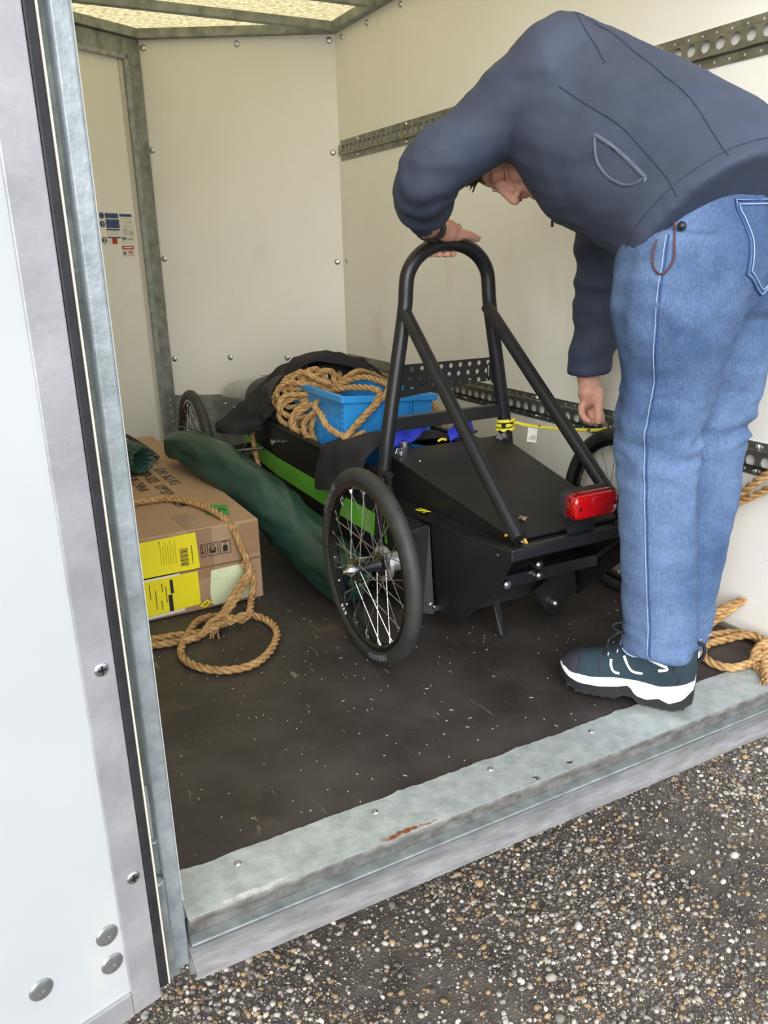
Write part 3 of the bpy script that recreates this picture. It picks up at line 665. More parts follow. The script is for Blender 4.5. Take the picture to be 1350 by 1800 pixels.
# --- tail lamp
lamp = link('tail_lamp', None, car, (1.275, 1.375, .42)); lamp['label'] = 'red rectangular tail lamp on black bracket'
def rbox(c, hx, hy, hz, r, n=6):                      # box with rounded corners in x-z, lofted along y
    def ring(y, k):
        pts = []
        for cx, cz, a0 in ((1, 1, 0), (-1, 1, 90), (-1, -1, 180), (1, -1, 270)):
            for i in range(n):
                a = math.radians(a0+90*i/(n-1)); pts.append((c[0]+cx*(hx-r)+math.cos(a)*r*k-(1-k)*0, c[1]+y, c[2]+cz*(hz-r)+math.sin(a)*r*k))
        return pts
    return ring
RED = mat('red_lamp_lens', lin(156,8,14), lin(182,12,20), scale=30, rough=.12, coat=.8)
DRED = mat('dark_red_lens', lin(96,8,14), lin(120,10,18), scale=120, rough=.15, coat=.6, stretch=(6,1,1))
ring_ = rbox((1.278, 1.40, .425), .071, 0, .034, .018)
mb = MB(); mb.loft([ring_(.004, 1), ring_(-.016, 1)]); mb.build('lamp_base', RUBBER, lamp, smooth=40, fixn=True)
ring2 = rbox((1.278, 1.40, .425), .068, 0, .032, .018)
mb = MB(); mb.loft([ring2(-.012, 1), ring2(-.034, 1)]); mb.build('lens_surround', DRED, lamp, smooth=40, fixn=True)
ring3 = rbox((1.278, 1.40, .425), .065, 0, .029, .018); ring4 = rbox((1.278, 1.40, .425), .058, 0, .023, .016)
mb = MB(); mb.loft([ring3(-.034, 1), ring3(-.045, 1), ring4(-.0505, 1)]); mb.build('lens', RED, lamp, smooth=50, fixn=True)
for x in (1.226, 1.331): MB().cyl((x, 1.3515, .425), (x, 1.348, .425), .0055, 12).build('lens_screw', DRED, lamp, smooth=40)
mb = MB(); mb.prism([(1.228,1.389,.345),(1.308,1.389,.345),(1.312,1.397,.405),(1.222,1.397,.405)], (0,.005,0)); mb.build('lamp_bracket', TUBEB, lamp, fixn=True)
# --- wheels
TYRE = mat('black_tyre', lin(40,40,41), lin(52,51,50), scale=24, rough=.6, bump=.06, bscale=120)
RIM = mat('black_rim', lin(14,14,16), lin(20,20,22), scale=20, rough=.25, coat=.3)
SPOKE = mat('stainless_spoke', lin(200,200,198), rough=.25, metal=1.0)
RW = 0.2516
def revolve(prof, n=64):                            # (axial, radius) profile about x
    mb = MB(); secs = []
    for k in range(n):
        a = 2*math.pi*k/n; secs.append([(ax_, r*math.cos(a), r*math.sin(a)) for ax_, r in prof])
    m = len(prof); vs = [p for q in secs for p in q]; fs = []
    for k in range(n):
        j = (k+1) % n
        for i in range(m): fs.append((k*m+i, j*m+i, j*m+(i+1) % m, k*m+(i+1) % m))
    mb.add(vs, fs); return mb
tp = [(.0195*math.cos(t)*(1.0 if abs(math.cos(t)) < .8 else 1.0), RW-.021+.021*math.sin(t)) for t in np.linspace(0, 2*math.pi, 18, endpoint=False)]
tyre_me = revolve(tp, 96).mesh('tyre', np.zeros(3), [TYRE], 180)
rim_me = revolve([(-.0125,.222),(-.0135,.205),(-.008,.199),(.008,.199),(.0135,.205),(.0125,.222),(.006,.214),(-.006,.214)], 80).mesh('rim', np.zeros(3), [RIM], 40)
hubmb = MB(); hubmb.loft([[(x, r*math.cos(2*math.pi*k/20), r*math.sin(2*math.pi*k/20)) for k in range(20)] for x, r in ((-.042,.016),(-.040,.029),(-.035,.029),(-.033,.016),(-.012,.0135),(.012,.0135),(.030,.018),(.032,.031),(.038,.031),(.040,.02))])
hub_me = hubmb.mesh('hub', np.zeros(3), [RIM], 40)
axmb = MB(); axmb.cyl((-.042,0,0),(-.050,0,0),.0165,20); axmb.cyl((-.050,0,0),(-.058,0,0),.010,6); axmb.cyl((-.058,0,0),(-.068,0,0),.0055,10)
axle_me = axmb.mesh('axle_nut', np.zeros(3), [STEEL], 40)
stmb = MB(); stmb.cyl((.040,0,0),(.050,0,0),.046,28); stmb.cyl((.050,0,0),(.125,0,0),.026,24)
stub_me = stmb.mesh('stub_axle', np.zeros(3), [mat('machined_aluminium', lin(186,187,188), lin(205,205,206), scale=30, rough=.3, metal=.8)], 40)
spmb = []
for side in (-1, 1):
    for lead in (-1, 1):
        m_ = MB(); a0 = lead*math.radians(62)
        p0 = (side*.036, .0265*math.sin(a0), .0265*math.cos(a0)); p1 = (side*.004, 0, .203)
        m_.cyl(p0, p1, .00125, 5); q = V3(p0)+(V3(p1)-V3(p0))*.94; m_.cyl(q, p1, .0028, 6)
        spmb.append(m_.mesh('spoke', np.zeros(3), [SPOKE], 60))
def wheel(c, flip, steer=0.0):
    w = link('wheel', tyre_me if False else rim_me, car, c)
    w.rotation_euler = (0, 0, (math.pi if flip else 0)+steer)
    def sub(nm, me, rot=0.0):
        o = bpy.data.objects.new(nm, me); COL.objects.link(o); o.parent = w; o.rotation_euler = (rot, 0, 0); ORG[o.name] = V3(c); return o
    sub('tyre', tyre_me); sub('hub', hub_me); sub('axle_nut', axle_me); sub('stub_axle', stub_me)
    for k in range(36):
        side = k % 2; lead = (k//2) % 2
        sub('spoke', spmb[side*2+lead], 2*math.pi*k/36)
    return w
wheels = [wheel((.836, 1.678, RW), False), wheel((1.687, 1.678, RW), True), wheel((.812, 3.14, RW), False, math.radians(-2)), wheel((1.71, 3.14, RW), True)]
def rimtext(w, body, r, a_mid, size, m, side=-1, top=True):
    # letters set one by one round the wheel's outer face
    n = len(body); step = size*.78/r
    for i, ch in enumerate(body):
        a = a_mid+(i-(n-1)/2)*step*(-1 if top else 1)
        # angle measured from +z towards -y is clockwise as seen from -x side looking to +x
        cen = ORG[w.name]+V3((side*.0198 if r > .212 else side*.0145, math.sin(a)*r, math.cos(a)*r))
        tang = V3((0, math.cos(a), -math.sin(a))); rad = V3((0, math.sin(a), math.cos(a)))
        u_, v_ = (-tang, rad) if top else (tang, -rad)
        o3 = cen-u_*size*.3-v_*size*.36
        o = text('tyre_letter' if r > .212 else 'rim_letter', ch, size, (o3, u_, v_), m, None, thick=.0015, bold=.0006)
        o.parent = w; o.location = tuple((ORG[o.name]-ORG[w.name])*S)
GREYL = mat('moulded_grey_letter', lin(96,96,98), rough=.6)
rimtext(wheels[0], 'SCHWALBE', .2285, math.radians(52), .019, GREYL)
rimtext(wheels[0], 'DURANO', .2285, math.radians(200), .021, GREYL, top=True)
rimtext(wheels[0], 'SVS', .2055, math.radians(142), .016, WHITE)
# front suspension rods seen beside the green stripe
mb = MB(); mb.cyl((.90,3.02,.265),(1.02,2.93,.285),.007,10); mb.build('track_rod', STEEL, car, smooth=40)
mb = MB(); mb.cyl((.90,3.12,.16),(1.0,3.05,.28),.010,10); mb.build('suspension_arm', TUBEB, car, smooth=40)
mb = MB(); mb.cyl((.88,3.14,.25),(1.05,3.14,.25),.016,12); mb.build('front_axle', TUBEB, car, smooth=40)
mb = MB(); mb.cyl((1.64,3.14,.25),(1.46,3.14,.25),.016,12); mb.build('front_axle', TUBEB, car, smooth=40)
mb = MB(); mb.cyl((1.018,2.80,.335),(1.008,2.80,.335),.012,14); mb.build('bolt', STEEL, car, smooth=40)
mb = MB(); mb.cyl((1.018,2.70,.355),(1.013,2.70,.355),.006,10); mb.build('bolt', STEEL, car, smooth=40)
# ------------------------------------------------------------------ cardboard box
CARD = mat('brown_cardboard', lin(160,131,101), lin(172,142,112), scale=5, rough=.75, bump=.05, bscale=60)
TAPE = mat('brown_parcel_tape', lin(152,120,90), lin(160,128,98), scale=9, rough=.25, coat=.4)
YEL = mat('yellow_label', lin(240,222,24), lin(246,230,40), scale=5, rough=.45)
bx0, bx1, by0, by1, bz = .358, .73, 2.19, 3.56, .255
box = thing('cardboard_box', ((bx0+bx1)/2, (by0+by1)/2, 0), 'long brown cardboard carton with yellow shipping labels on its end', 'box')
mb = MB(); mb.box((bx0, by0, 0.001), (bx1, by1, bz)); mb.build('carton', CARD, box, bevel=.006, seg=3)
def front(nm, m, pts, lay, parent=box): return MB().prism([(x, by0-.0006-lay*.0009, z) for x, z in pts], (0, -.0007, 0)).build(nm, m, parent, fixn=True)
def topd(nm, m, pts, lay=0, parent=box): return MB().prism([(x, y, bz+.0004+lay*.0008) for x, y in pts], (0, 0, .0006)).build(nm, m, parent, fixn=True)
mb = MB(); mb.box((bx0+.001, by0-.0022, .132), (bx1+.0005, by0-.0002, .136)); mb.build('flap_seam', mat('dark_seam', lin(120,92,66), rough=.8), box)
front('tape', TAPE, [(.515,.252),(.585,.252),(.585,.10),(.515,.10)], 0); topd('tape', TAPE, [(.515,by0+.006),(.585,by0+.006),(.57,by0+.16),(.505,by0+.165)])
front('tape', TAPE, [(.668,.246),(.727,.250),(.727,.15),(.672,.15)], 0)
topd('tape', TAPE, [(.45,3.40),(.60,3.40),(.60,3.50),(.45,3.50)])
front('paper_slip', WHITE, [(.372,.162),(.48,.165),(.485,.012),(.372,.008)], 0)
l1 = front('shipping_label', YEL, [(.372,.243),(.537,.247),(.541,.137),(.378,.130)], 1)
l2 = front('shipping_label', YEL, [(.369,.124),(.533,.128),(.533,.023),(.372,.016)], 1)
for k in range(13): front('barcode_bar', INK, [(.487+.000*k,.205-k*.0043),(.510,.205-k*.0043),(.510,.2035-k*.0043-(k % 3)*.0006),(.487,.2035-k*.0043-(k % 3)*.0006)], 2, l1)
for k in range(7): front('small_print', mat('faint_print', lin(176,160,30), rough=.6), [(.432+k*.007,.236-.012*(k % 2)),(.4335+k*.007,.236-.012*(k % 2)),(.4335+k*.007,.165),(.432+k*.007,.165)], 2, l1)
front('small_print', INK, [(.521,.21),(.523,.21),(.523,.155),(.521,.155)], 2, l1); front('small_print', INK, [(.43,.238),(.433,.238),(.433,.234),(.43,.234)], 2, l1)
front('printed_bar', INK, [(.449,.118),(.458,.118),(.458,.075),(.449,.075)], 2, l2); front('printed_bar', INK, [(.441,.072),(.453,.072),(.453,.020),(.441,.020)], 2, l2)
for x, z0, z1 in ((.405,.094,.034), (.42,.06,.03), (.39,.115,.07), (.425,.112,.085), (.435,.10,.05)): front('small_print', INK, [(x,z0),(x+.002,z0),(x+.002,z1),(x,z1)], 2, l2)
pouch = front('document_pouch', mat('pale_green_paper', lin(214,222,178), lin(220,228,188), scale=8, rough=.5), [(.572,.120),(.688,.124),(.690,.012),(.575,.010),(.566,.016),(.564,.05)], 1)
front('pouch_flap', mat('pale_green_flap', lin(222,229,188), rough=.5), [(.574,.121),(.688,.125),(.632,.098),(.606,.090),(.585,.106)], 2, pouch)
tg = front('triangle_label', YEL, [(.528,.016),(.552,.032),(.566,.022),(.545,.008)], 1); front('printed_line', INK, [(.540,.016),(.553,.025),(.555,.023),(.543,.014)], 2, tg)
# printed handling symbols
def frame(x0, x1, z0, z1, w=.0016):
    for p in ([(x0,z0),(x1,z0),(x1,z0+w),(x0,z0+w)], [(x0,z1-w),(x1,z1-w),(x1,z1),(x0,z1)], [(x0,z0),(x0+w,z0),(x0+w,z1),(x0,z1)], [(x1-w,z0),(x1,z0),(x1,z1),(x1-w,z1)]): front('symbol_frame', INK, p, 1)
frame(.547,.562,.166,.206); frame(.567,.600,.166,.206); frame(.605,.638,.166,.206)
front('symbol', INK, [(.551,.202),(.554,.202),(.554,.182),(.558,.182),(.5525,.172),(.549,.182),(.551,.182)], 1)
front('symbol', INK, [(.572,.186),(.578,.194),(.581,.193),(.577,.184),(.580,.176),(.577,.172)], 1); front('symbol', INK, [(.595,.186),(.589,.194),(.586,.193),(.590,.184),(.587,.176),(.590,.172)], 1)
front('symbol', INK, circle(.5835,.180,.0055,10), 1); front('symbol', INK, circle(.579,.199,.0026,8), 1); front('symbol', INK, circle(.588,.199,.0026,8), 1)
front('symbol', INK, [(.613,.203),(.630,.203),(.630,.201),(.6225,.201),(.6225,.196),(.6205,.196),(.6205,.201),(.613,.201)], 1)
front('symbol', INK, [(.615,.172),(.628,.172),(.629,.186),(.625,.193),(.618,.193),(.614,.186)], 1)
tu, tv = unit((.02,-1,0)), unit((1,.02,0))
text('printed_line', 'G.W.: 36.5 KG', .054, ((.592,2.955,bz+.0008), tu, tv), INK, box, squash=.78)
text('printed_line', 'CTN SIZE:', .054, ((.535,2.945,bz+.0008), tu, tv), INK, box, squash=.78)
text('printed_line', '129*35*', .054, ((.541,2.725,bz+.0008), tu, tv), INK, box, squash=.78)
text('printed_line', 'CM', .054, ((.546,2.49,bz+.0008), tu, tv), INK, box, squash=.78)
text('printed_line', 'MADE IN CHINA', .054, ((.478,2.985,bz+.0008), tu, tv), INK, box, squash=.78)
gl = topd('green_sticker', mat('green_label', lin(64,150,70), rough=.5), [(.626,2.40),(.690,2.372),(.668,2.268),(.604,2.30)], 1)
text('sticker_letters', 'UK', .034, ((.672,2.335,bz+.0028), unit((-1,.1,0)), unit((-.1,-1,0))), INK, gl)

# ------------------------------------------------------------------ green bags
NYL = mat('dark_green_nylon', lin(30,58,49), lin(40,72,61), scale=4, rough=.42, bump=.06, bscale=30)
def sack(pts, radii, n=56, seed=0, fold=.012, flat=(1, 1)):
    P = smooth(np.hstack([np.array(pts, float), np.array(radii, float)[:, None]]), 16); secs = []; m = len(P)
    for i in range(m):
        t = unit(P[min(i+1, m-1), :3]-P[max(i-1, 0), :3]); a = unit(np.cross(t, (0, 0, 1))); b = np.cross(a, t); ring = []
        for k in range(n):
            th = 2*math.pi*k/n; d = a*math.cos(th)*flat[0]+b*math.sin(th)*flat[1]
            q = P[i, :3]+d*P[i, 3]
            nz = noise.noise(Vector((q[0]*9+seed, q[1]*5, q[2]*9)))*1.0; rg_ = 1-abs(noise.noise(Vector((q[0]*14+seed+5, q[1]*4+q[0]*5, q[2]*14))))*2
            hexa = .10*math.cos(3*th+seed+i*.025)
            r2 = 1-abs(noise.noise(Vector((q[0]*24+seed+9, q[1]*6-q[2]*9, q[2]*24))))*2.4
            ring.append(q+d*(fold*(nz*.7+.8*max(rg_, -.3)+.4*max(r2, -.4))+P[i, 3]*hexa*.6))
        secs.append(ring)
    return MB().loft(secs)
bag = thing('tent_bag', (.84, 2.45, 0), 'long dark green nylon bag leaning from carton down to rear wheel', 'bag')
sack([(.690,2.985,.335),(.694,2.96,.334),(.735,2.76,.333),(.817,2.49,.258),(.880,2.27,.165),(.925,2.08,.090),(.935,1.985,.075),(.936,1.972,.075)], [.012,.046,.062,.074,.076,.074,.062,.01], seed=2, fold=.0125).build('bag_cloth', NYL, bag, smooth=45, fixn=True)
mb = MB(); mb.tube(smooth([(.704,2.985,.40),(.745,2.75,.408),(.82,2.48,.335),(.885,2.26,.240)], 8), .003, 6); mb.build('seam', NYL, bag, smooth=60)
bag2 = thing('drawstring_bag', (.44, 3.08, bz), 'gathered end of green drawstring bag with black handle on carton', 'bag')
mb = MB(); secs = []; P = smooth(np.array([(.36,3.30,.318,.062),(.43,3.12,.318,.064),(.50,2.98,.315,.060),(.535,2.905,.312,.050),(.548,2.885,.310,.047),(.540,2.90,.310,.030),(.52,2.935,.312,.012)]), 6)
for i, p in enumerate(P):
    t = unit((.42,-.88,-.02)); a = unit(np.cross(t, (0, 0, 1))); b = np.cross(a, t); ring = []
    for k in range(48):
        th = 2*math.pi*k/48; gather = min(1, max(0, (i-10)/8)); rr = p[3]*(1+.10*gather*math.sin(14*th+i*.15)+.05*noise.noise(Vector((math.cos(th)*2, math.sin(th)*2, i*.3))))
        ring.append(p[:3]+(a*math.cos(th)+b*math.sin(th))*rr)
    secs.append(ring)
mb.loft(secs); mb.build('bag_cloth', NYL, bag2, smooth=60, fixn=True)
mb = MB(); P = smooth([(.50,3.08,.375),(.545,3.12,.352),(.59,3.12,.315),(.622,3.08,.285),(.632,3.03,.272)], 8); secs = []
for i, p in enumerate(P):
    w = .017+.012*i/len(P); secs.append([p+V3((.4, .9, 0))*w, p+V3((.4, .9, 0))*w+V3((0, 0, .006)), p-V3((.4, .9, 0))*w+V3((0, 0, .006)), p-V3((.4, .9, 0))*w])
mb.loft(secs); hd = mb.build('handle', mat('black_webbing', lin(24,22,24), rough=.7), bag2, smooth=50, fixn=True, bevel=.002)
MB().obox((.622,3.045,.286), (.010,.012,-.003), (.0016,-.0013,0), (0,0,.001)).build('handle_slot', mat('pale_eyelet', lin(190,180,150), rough=.6), hd)

# ------------------------------------------------------------------ manila ropes
MAN = mat('manila_fibre', lin(158,118,70), lin(200,164,112), scale=60, rough=.85, bump=.3, bscale=400, stretch=(1, 1, 1))
mb = MB()
rope(mb, [(.398,2.513,.267),(.428,2.515,.267),(.486,2.514,.267),(.546,2.498,.267),(.601,2.398,.267),(.628,2.26,.268),(.646,2.185,.245),(.659,2.165,.19),(.672,2.15,.145),(.672,2.14,.107),(.646,2.12,.08),(.603,2.08,.055),(.566,2.056,.033),(.538,2.035,.016),(.520,2.010,.012)], fray=10)
rope(mb, [(.660,2.165,.135),(.676,2.15,.118),(.682,2.14,.095),(.679,2.135,.07),(.666,2.115,.039),(.63,2.035,.032),(.607,2.036,.014),(.57,2.038,.030),(.544,2.104,.014),(.497,2.098,.012),(.45,2.03,.012),(.41,1.95,.012),(.405,1.887,.012),(.43,1.824,.012),(.483,1.779,.012),(.549,1.774,.012),(.61,1.819,.012),(.663,1.903,.012),(.673,1.984,.012),(.651,2.04,.014),(.602,2.017,.036),(.565,2.035,.016),(.521,1.994,.034),(.479,2.02,.014),(.421,2.04,.012),(.33,2.058,.012),(.25,2.10,.012)])
rope(mb, [(.682,2.142,.122),(.660,2.138,.10),(.628,2.112,.082),(.585,2.075,.056),(.548,2.045,.035),(.512,2.022,.032),(.472,1.997,.014),(.396,2.003,.012),(.341,2.017,.012),(.25,2.05,.012)])
mb.build('manila_rope', MAN, smooth=60, label='thick manila rope draped over carton and looped on floor', cat='rope')
# big bundle in the cockpit, with runs over the blue crate and to the wall
mb = MB(); rr = random.Random(11)
K = V3((1.15, 2.56, .535))
tips = [((.985,2.62,.46), .06), ((.992,2.65,.540), .055), ((1.035,2.62,.585), .06), ((1.09,2.62,.605), .05), ((1.135,2.58,.612), .045), ((1.20,2.62,.585), .05), ((1.02,2.56,.425), .055), ((1.06,2.50,.40), .05), ((1.00,2.70,.50), .07), ((1.07,2.60,.48), .06), ((.978,2.60,.50), .05), ((1.0,2.55,.44), .045), ((1.03,2.50,.415), .05), ((1.02,2.66,.57), .05), ((1.11,2.66,.60), .06)]
for i, (tp_, wd) in enumerate(tips):
    tp_ = V3(tp_); d = tp_-K; side = unit(np.cross(d, (rr.uniform(-.3, .3), 1, rr.uniform(-.5, .5)))); lift = V3((0, rr.uniform(-.05, .03), rr.uniform(-.01, .03)))
    rope(mb, [K+side*.012+V3((.02,0,0)), K+d*.45+side*wd*.75+lift, K+d*.85+side*wd*.85, tp_+d*.04, K+d*.85-side*wd*.7, K+d*.45-side*wd*.55+lift*.5, K-side*.012+V3((.015,.01,.01))], r=.0098)
rope(mb, [(1.13,2.50,.55),(1.12,2.43,.57),(1.14,2.36,.585),(1.171,2.29,.588),(1.192,2.27,.575),(1.165,2.262,.538),(1.108,2.255,.494),(1.046,2.24,.441),(1.012,2.21,.41),(1.005,2.15,.395)])
rope(mb, [(1.15,2.54,.56),(1.22,2.45,.60),(1.26,2.36,.585),(1.235,2.285,.582),(1.190,2.266,.55),(1.135,2.257,.51),(1.085,2.256,.47),(1.060,2.26,.452)])
rope(mb, [(1.10,2.54,.52),(1.02,2.40,.53),(1.000,2.30,.515),(1.005,2.272,.486),(1.045,2.262,.455),(1.09,2.262,.445),(1.13,2.262,.455)])
rope(mb, [(1.17,2.56,.56),(1.26,2.58,.60),(1.36,2.66,.575),(1.47,2.76,.53),(1.60,2.84,.475),(1.69,2.83,.43),(1.73,2.78,.375),(1.728,2.74,.33),(1.70,2.70,.30)])
rope(mb, [(1.17,2.58,.55),(1.30,2.64,.575),(1.45,2.74,.535),(1.58,2.80,.48),(1.64,2.86,.44),(1.665,2.86,.38),(1.69,2.84,.32),(1.72,2.80,.30),(1.735,2.76,.335)])
rope(mb, [(1.73,3.20,.462),(1.66,3.10,.49),(1.55,3.06,.512),(1.44,3.0,.535),(1.36,2.93,.56),(1.28,2.76,.56),(1.20,2.62,.55)])
mb.build('manila_rope', MAN, smooth=60, label='bundle of manila rope heaped in kart cockpit beside blue crate', cat='rope')
mb = MB(); rope(mb, [(1.035,2.92,.44),(1.005,2.96,.40),(.998,2.985,.36),(.998,2.99,.319),(.995,2.956,.255),(.99,2.901,.198),(.985,2.85,.15),(.985,2.84,.06),(.99,2.90,.012),(.98,2.98,.012)], r=.0095)
mb.build('tie_rope', MAN, smooth=60, label='thin manila tie hanging down beside green stripe', cat='rope')
mb = MB()
rope(mb, [(1.735,1.19,.505),(1.722,1.236,.464),(1.72,1.272,.429),(1.72,1.309,.39),(1.715,1.345,.345),(1.71,1.39,.25),(1.70,1.42,.13),(1.69,1.40,.05),(1.66,1.36,.014),(1.636,1.32,.014),(1.66,1.30,.012),(1.715,1.285,.012),(1.742,1.255,.014),(1.738,1.21,.014),(1.705,1.17,.014),(1.66,1.15,.016),(1.60,1.142,.016),(1.556,1.155,.014),(1.542,1.195,.012),(1.56,1.24,.012),(1.61,1.268,.012),(1.67,1.262,.014),(1.715,1.228,.03),(1.72,1.185,.03),(1.675,1.145,.018),(1.63,1.115,.014),(1.592,1.082,.014)], fray=12)
rope(mb, [(1.733,1.15,.475),(1.725,1.20,.445),(1.722,1.231,.425),(1.72,1.272,.395),(1.718,1.315,.365),(1.712,1.345,.33)])
rope(mb, [(1.58,1.30,.014),(1.63,1.335,.02),(1.68,1.33,.05),(1.72,1.30,.085),(1.738,1.275,.105),(1.728,1.285,.09),(1.685,1.325,.03),(1.64,1.345,.012),(1.58,1.36,.012)])
rope(mb, [(1.72,1.18,.030),(1.665,1.165,.030),(1.630,1.145,.016),(1.614,1.120,.014)], fray=12)
mb.build('manila_rope', MAN, smooth=60, label='manila rope hanging from wall rail and coiled beside the right wall', cat='rope')

# ------------------------------------------------------------------ blue crate in the cockpit
BLUE = mat('blue_polypropylene', lin(44,142,214), lin(50,150,222), scale=5, rough=.35)
crate = thing('storage_crate', (1.215, 2.49, .26), 'bright blue plastic storage crate tilted in kart cockpit', 'crate')
roll = math.radians(-4)
def cr(x, y, z):                                     # crate-local (from base centre) to scene
    return (1.215+x*math.cos(roll)-z*math.sin(roll)*1.0, 2.49+y, .262+x*math.sin(roll)+z*math.cos(roll))
def cbox(x0, x1, y0, y1, z0, z1, tx=0.0, ty=0.0):
    v = [cr(x, y, z) for x, y, z in ((x0+tx,y0+ty,z0),(x1-tx,y0+ty,z0),(x1-tx,y1-ty,z0),(x0+tx,y1-ty,z0),(x0,y0,z1),(x1,y0,z1),(x1,y1,z1),(x0,y1,z1))]
    return MB().add(v, [(0,3,2,1),(4,5,6,7),(0,1,5,4),(1,2,6,5),(2,3,7,6),(3,0,4,7)])
H_, HX, HY = .30, .165, .205
def wallq(x0, x1, y0, y1, nm):
    cbox(x0, x1, y0, y1, 0, H_).build(nm, BLUE, crate, bevel=.003)
wallq(-HX, HX, -HY, -HY+.006, 'crate_wall'); wallq(-HX, HX, HY-.006, HY, 'crate_wall'); wallq(-HX, -HX+.006, -HY, HY, 'crate_wall'); wallq(HX-.006, HX, -HY, HY, 'crate_wall')
cbox(-HX, HX, -HY, HY, 0, .006).build('crate_base', BLUE, crate)
for a in ((-HX-.012, HX+.012, -HY-.012, -HY), (-HX-.012, HX+.012, HY, HY+.012), (-HX-.012, -HX, -HY, HY), (HX, HX+.012, -HY, HY)): cbox(*a, H_-.022, H_).build('crate_rim', BLUE, crate, bevel=.003)
for x in (-.03, -.018, .075, .087): cbox(x, x+.004, -HY-.009, -HY, .02, H_-.022).build('crate_rib', BLUE, crate)
for k in range(14): cbox(-HX-.005, -HX, -HY+.004+.0*k, -HY+.010, .03+k*.017, .038+k*.017).build('crate_tooth', BLUE, crate)
for k in range(9): cbox(-HX-.004, -HX, -HY+.03+k*.017, -HY+.036+k*.017, .03, .22).build('crate_rib', BLUE, crate)
wx = [(-HX-.0015,-HY+.055,.15),(-HX-.0015,-HY+.045,.135),(-HX-.0015,-HY+.055,.12),(-HX-.0015,-HY+.035,.105),(-HX-.0015,-HY+.045,.09),(-HX-.0015,-HY+.032,.07)]
MB().tube([cr(x-.004, y, z) for x, y, z in wx], .0013, 5).build('scratch_mark', WHITE, crate)

# ------------------------------------------------------------------ draped black clothes
CLOTH = mat('black_fleece', lin(22,22,27), lin(30,30,36), scale=12, rough=.85, bump=.1, bscale=200)
def drape(rows, name, m, label, cat, amp=.012, seed=0, thick=.006, sub=6, parent=None):
    R0 = np.array(rows, float)                       # rows x cols x 3
    A1 = np.array([smooth(r, sub) for r in R0]); A2 = np.array([smooth(A1[:, j], sub) for j in range(A1.shape[1])]).transpose(1, 0, 2)
    nr, nc = A2.shape[:2]
    du = np.gradient(A2, axis=0); dv = np.gradient(A2, axis=1); N_ = np.cross(dv, du); N_ /= np.maximum(np.linalg.norm(N_, axis=2, keepdims=True), 1e-9)
    if N_[..., 2].mean() < 0: N_ = -N_
    for i in range(nr):
        for j in range(nc):
            p = A2[i, j]; f1 = 1-abs(noise.noise(Vector((p[0]*10+seed, p[1]*6, p[2]*10))))*2.2
            A2[i, j] = p+N_[i, j]*amp*(f1*.8+.6*noise.noise(Vector((p[0]*25+seed, p[1]*18, p[2]*25))))
    vs = list(A2.reshape(-1, 3))+list((A2-N_*thick).reshape(-1, 3)); k = nr*nc; fs = []
    for i in range(nr-1):
        for j in range(nc-1):
            a, b, c, d = i*nc+j, i*nc+j+1, (i+1)*nc+j+1, (i+1)*nc+j; fs += [(a, b, c, d), (k+d, k+c, k+b, k+a)]
    edge = [i for i in range(nc)]+[i*nc+nc-1 for i in range(1, nr)]+[(nr-1)*nc+j for j in range(nc-2, -1, -1)]+[i*nc for i in range(nr-2, 0, -1)]
    for q in range(len(edge)): a, b = edge[q], edge[(q+1) % len(edge)]; fs.append((b, a, k+a, k+b))
    return MB().add(vs, fs).build(name, m, parent, smooth=60, fixn=True, label=label, cat=cat)
drape([[(.885,3.05,.345),(.885,3.08,.375),(.955,3.09,.410),(1.02,3.10,.450),(1.10,3.09,.505),(1.22,3.06,.560),(1.36,3.04,.555)],
       [(.895,2.99,.345),(.895,3.02,.372),(.96,3.03,.405),(1.025,3.02,.47),(1.11,3.0,.555),(1.25,2.98,.600),(1.39,2.96,.58)],
       [(.93,2.95,.345),(.925,2.97,.365),(.98,2.96,.395),(1.030,2.95,.48),(1.13,2.92,.60),(1.27,2.90,.632),(1.41,2.88,.595)],
       [(.97,2.90,.355),(.965,2.92,.372),(.995,2.90,.395),(1.020,2.87,.46),(1.12,2.83,.605),(1.26,2.81,.640),(1.41,2.80,.60)],
       [(.998,2.86,.385),(.995,2.85,.395),(1.005,2.83,.410),(1.022,2.80,.445),(1.11,2.79,.58),(1.25,2.78,.618),(1.42,2.76,.54)]],
      'black_jacket', CLOTH, 'black jacket draped over the grey kart nose and scuttle', 'jacket', amp=.014, seed=3)
mb = MB(); mb.tube(smooth([(1.36,2.82,.612),(1.44,2.78,.575),(1.47,2.72,.50),(1.475,2.68,.42)], 8), .007, 8); 
mb.build('cockpit_strap', CLOTH, car, smooth=60)
drape([[(.985,2.36,.265),(.99,2.34,.33),(1.0,2.31,.405),(1.04,2.285,.430),(1.14,2.262,.425),(1.36,2.25,.38)],
       [(.982,2.24,.29),(.987,2.21,.36),(1.0,2.17,.43),(1.05,2.15,.465),(1.16,2.14,.47),(1.40,2.13,.42)],
       [(.98,2.10,.33),(.987,2.08,.39),(1.005,2.06,.44),(1.06,2.05,.478),(1.18,2.05,.485),(1.42,2.05,.44)],
       [(1.0,2.01,.37),(1.0,2.01,.41),(1.015,2.015,.44),(1.07,2.02,.465),(1.19,2.02,.47),(1.42,2.02,.43)]],
      'black_jacket', CLOTH, 'crumpled black jacket hanging over kart side behind roll hoop', 'jacket', amp=.012, seed=9)
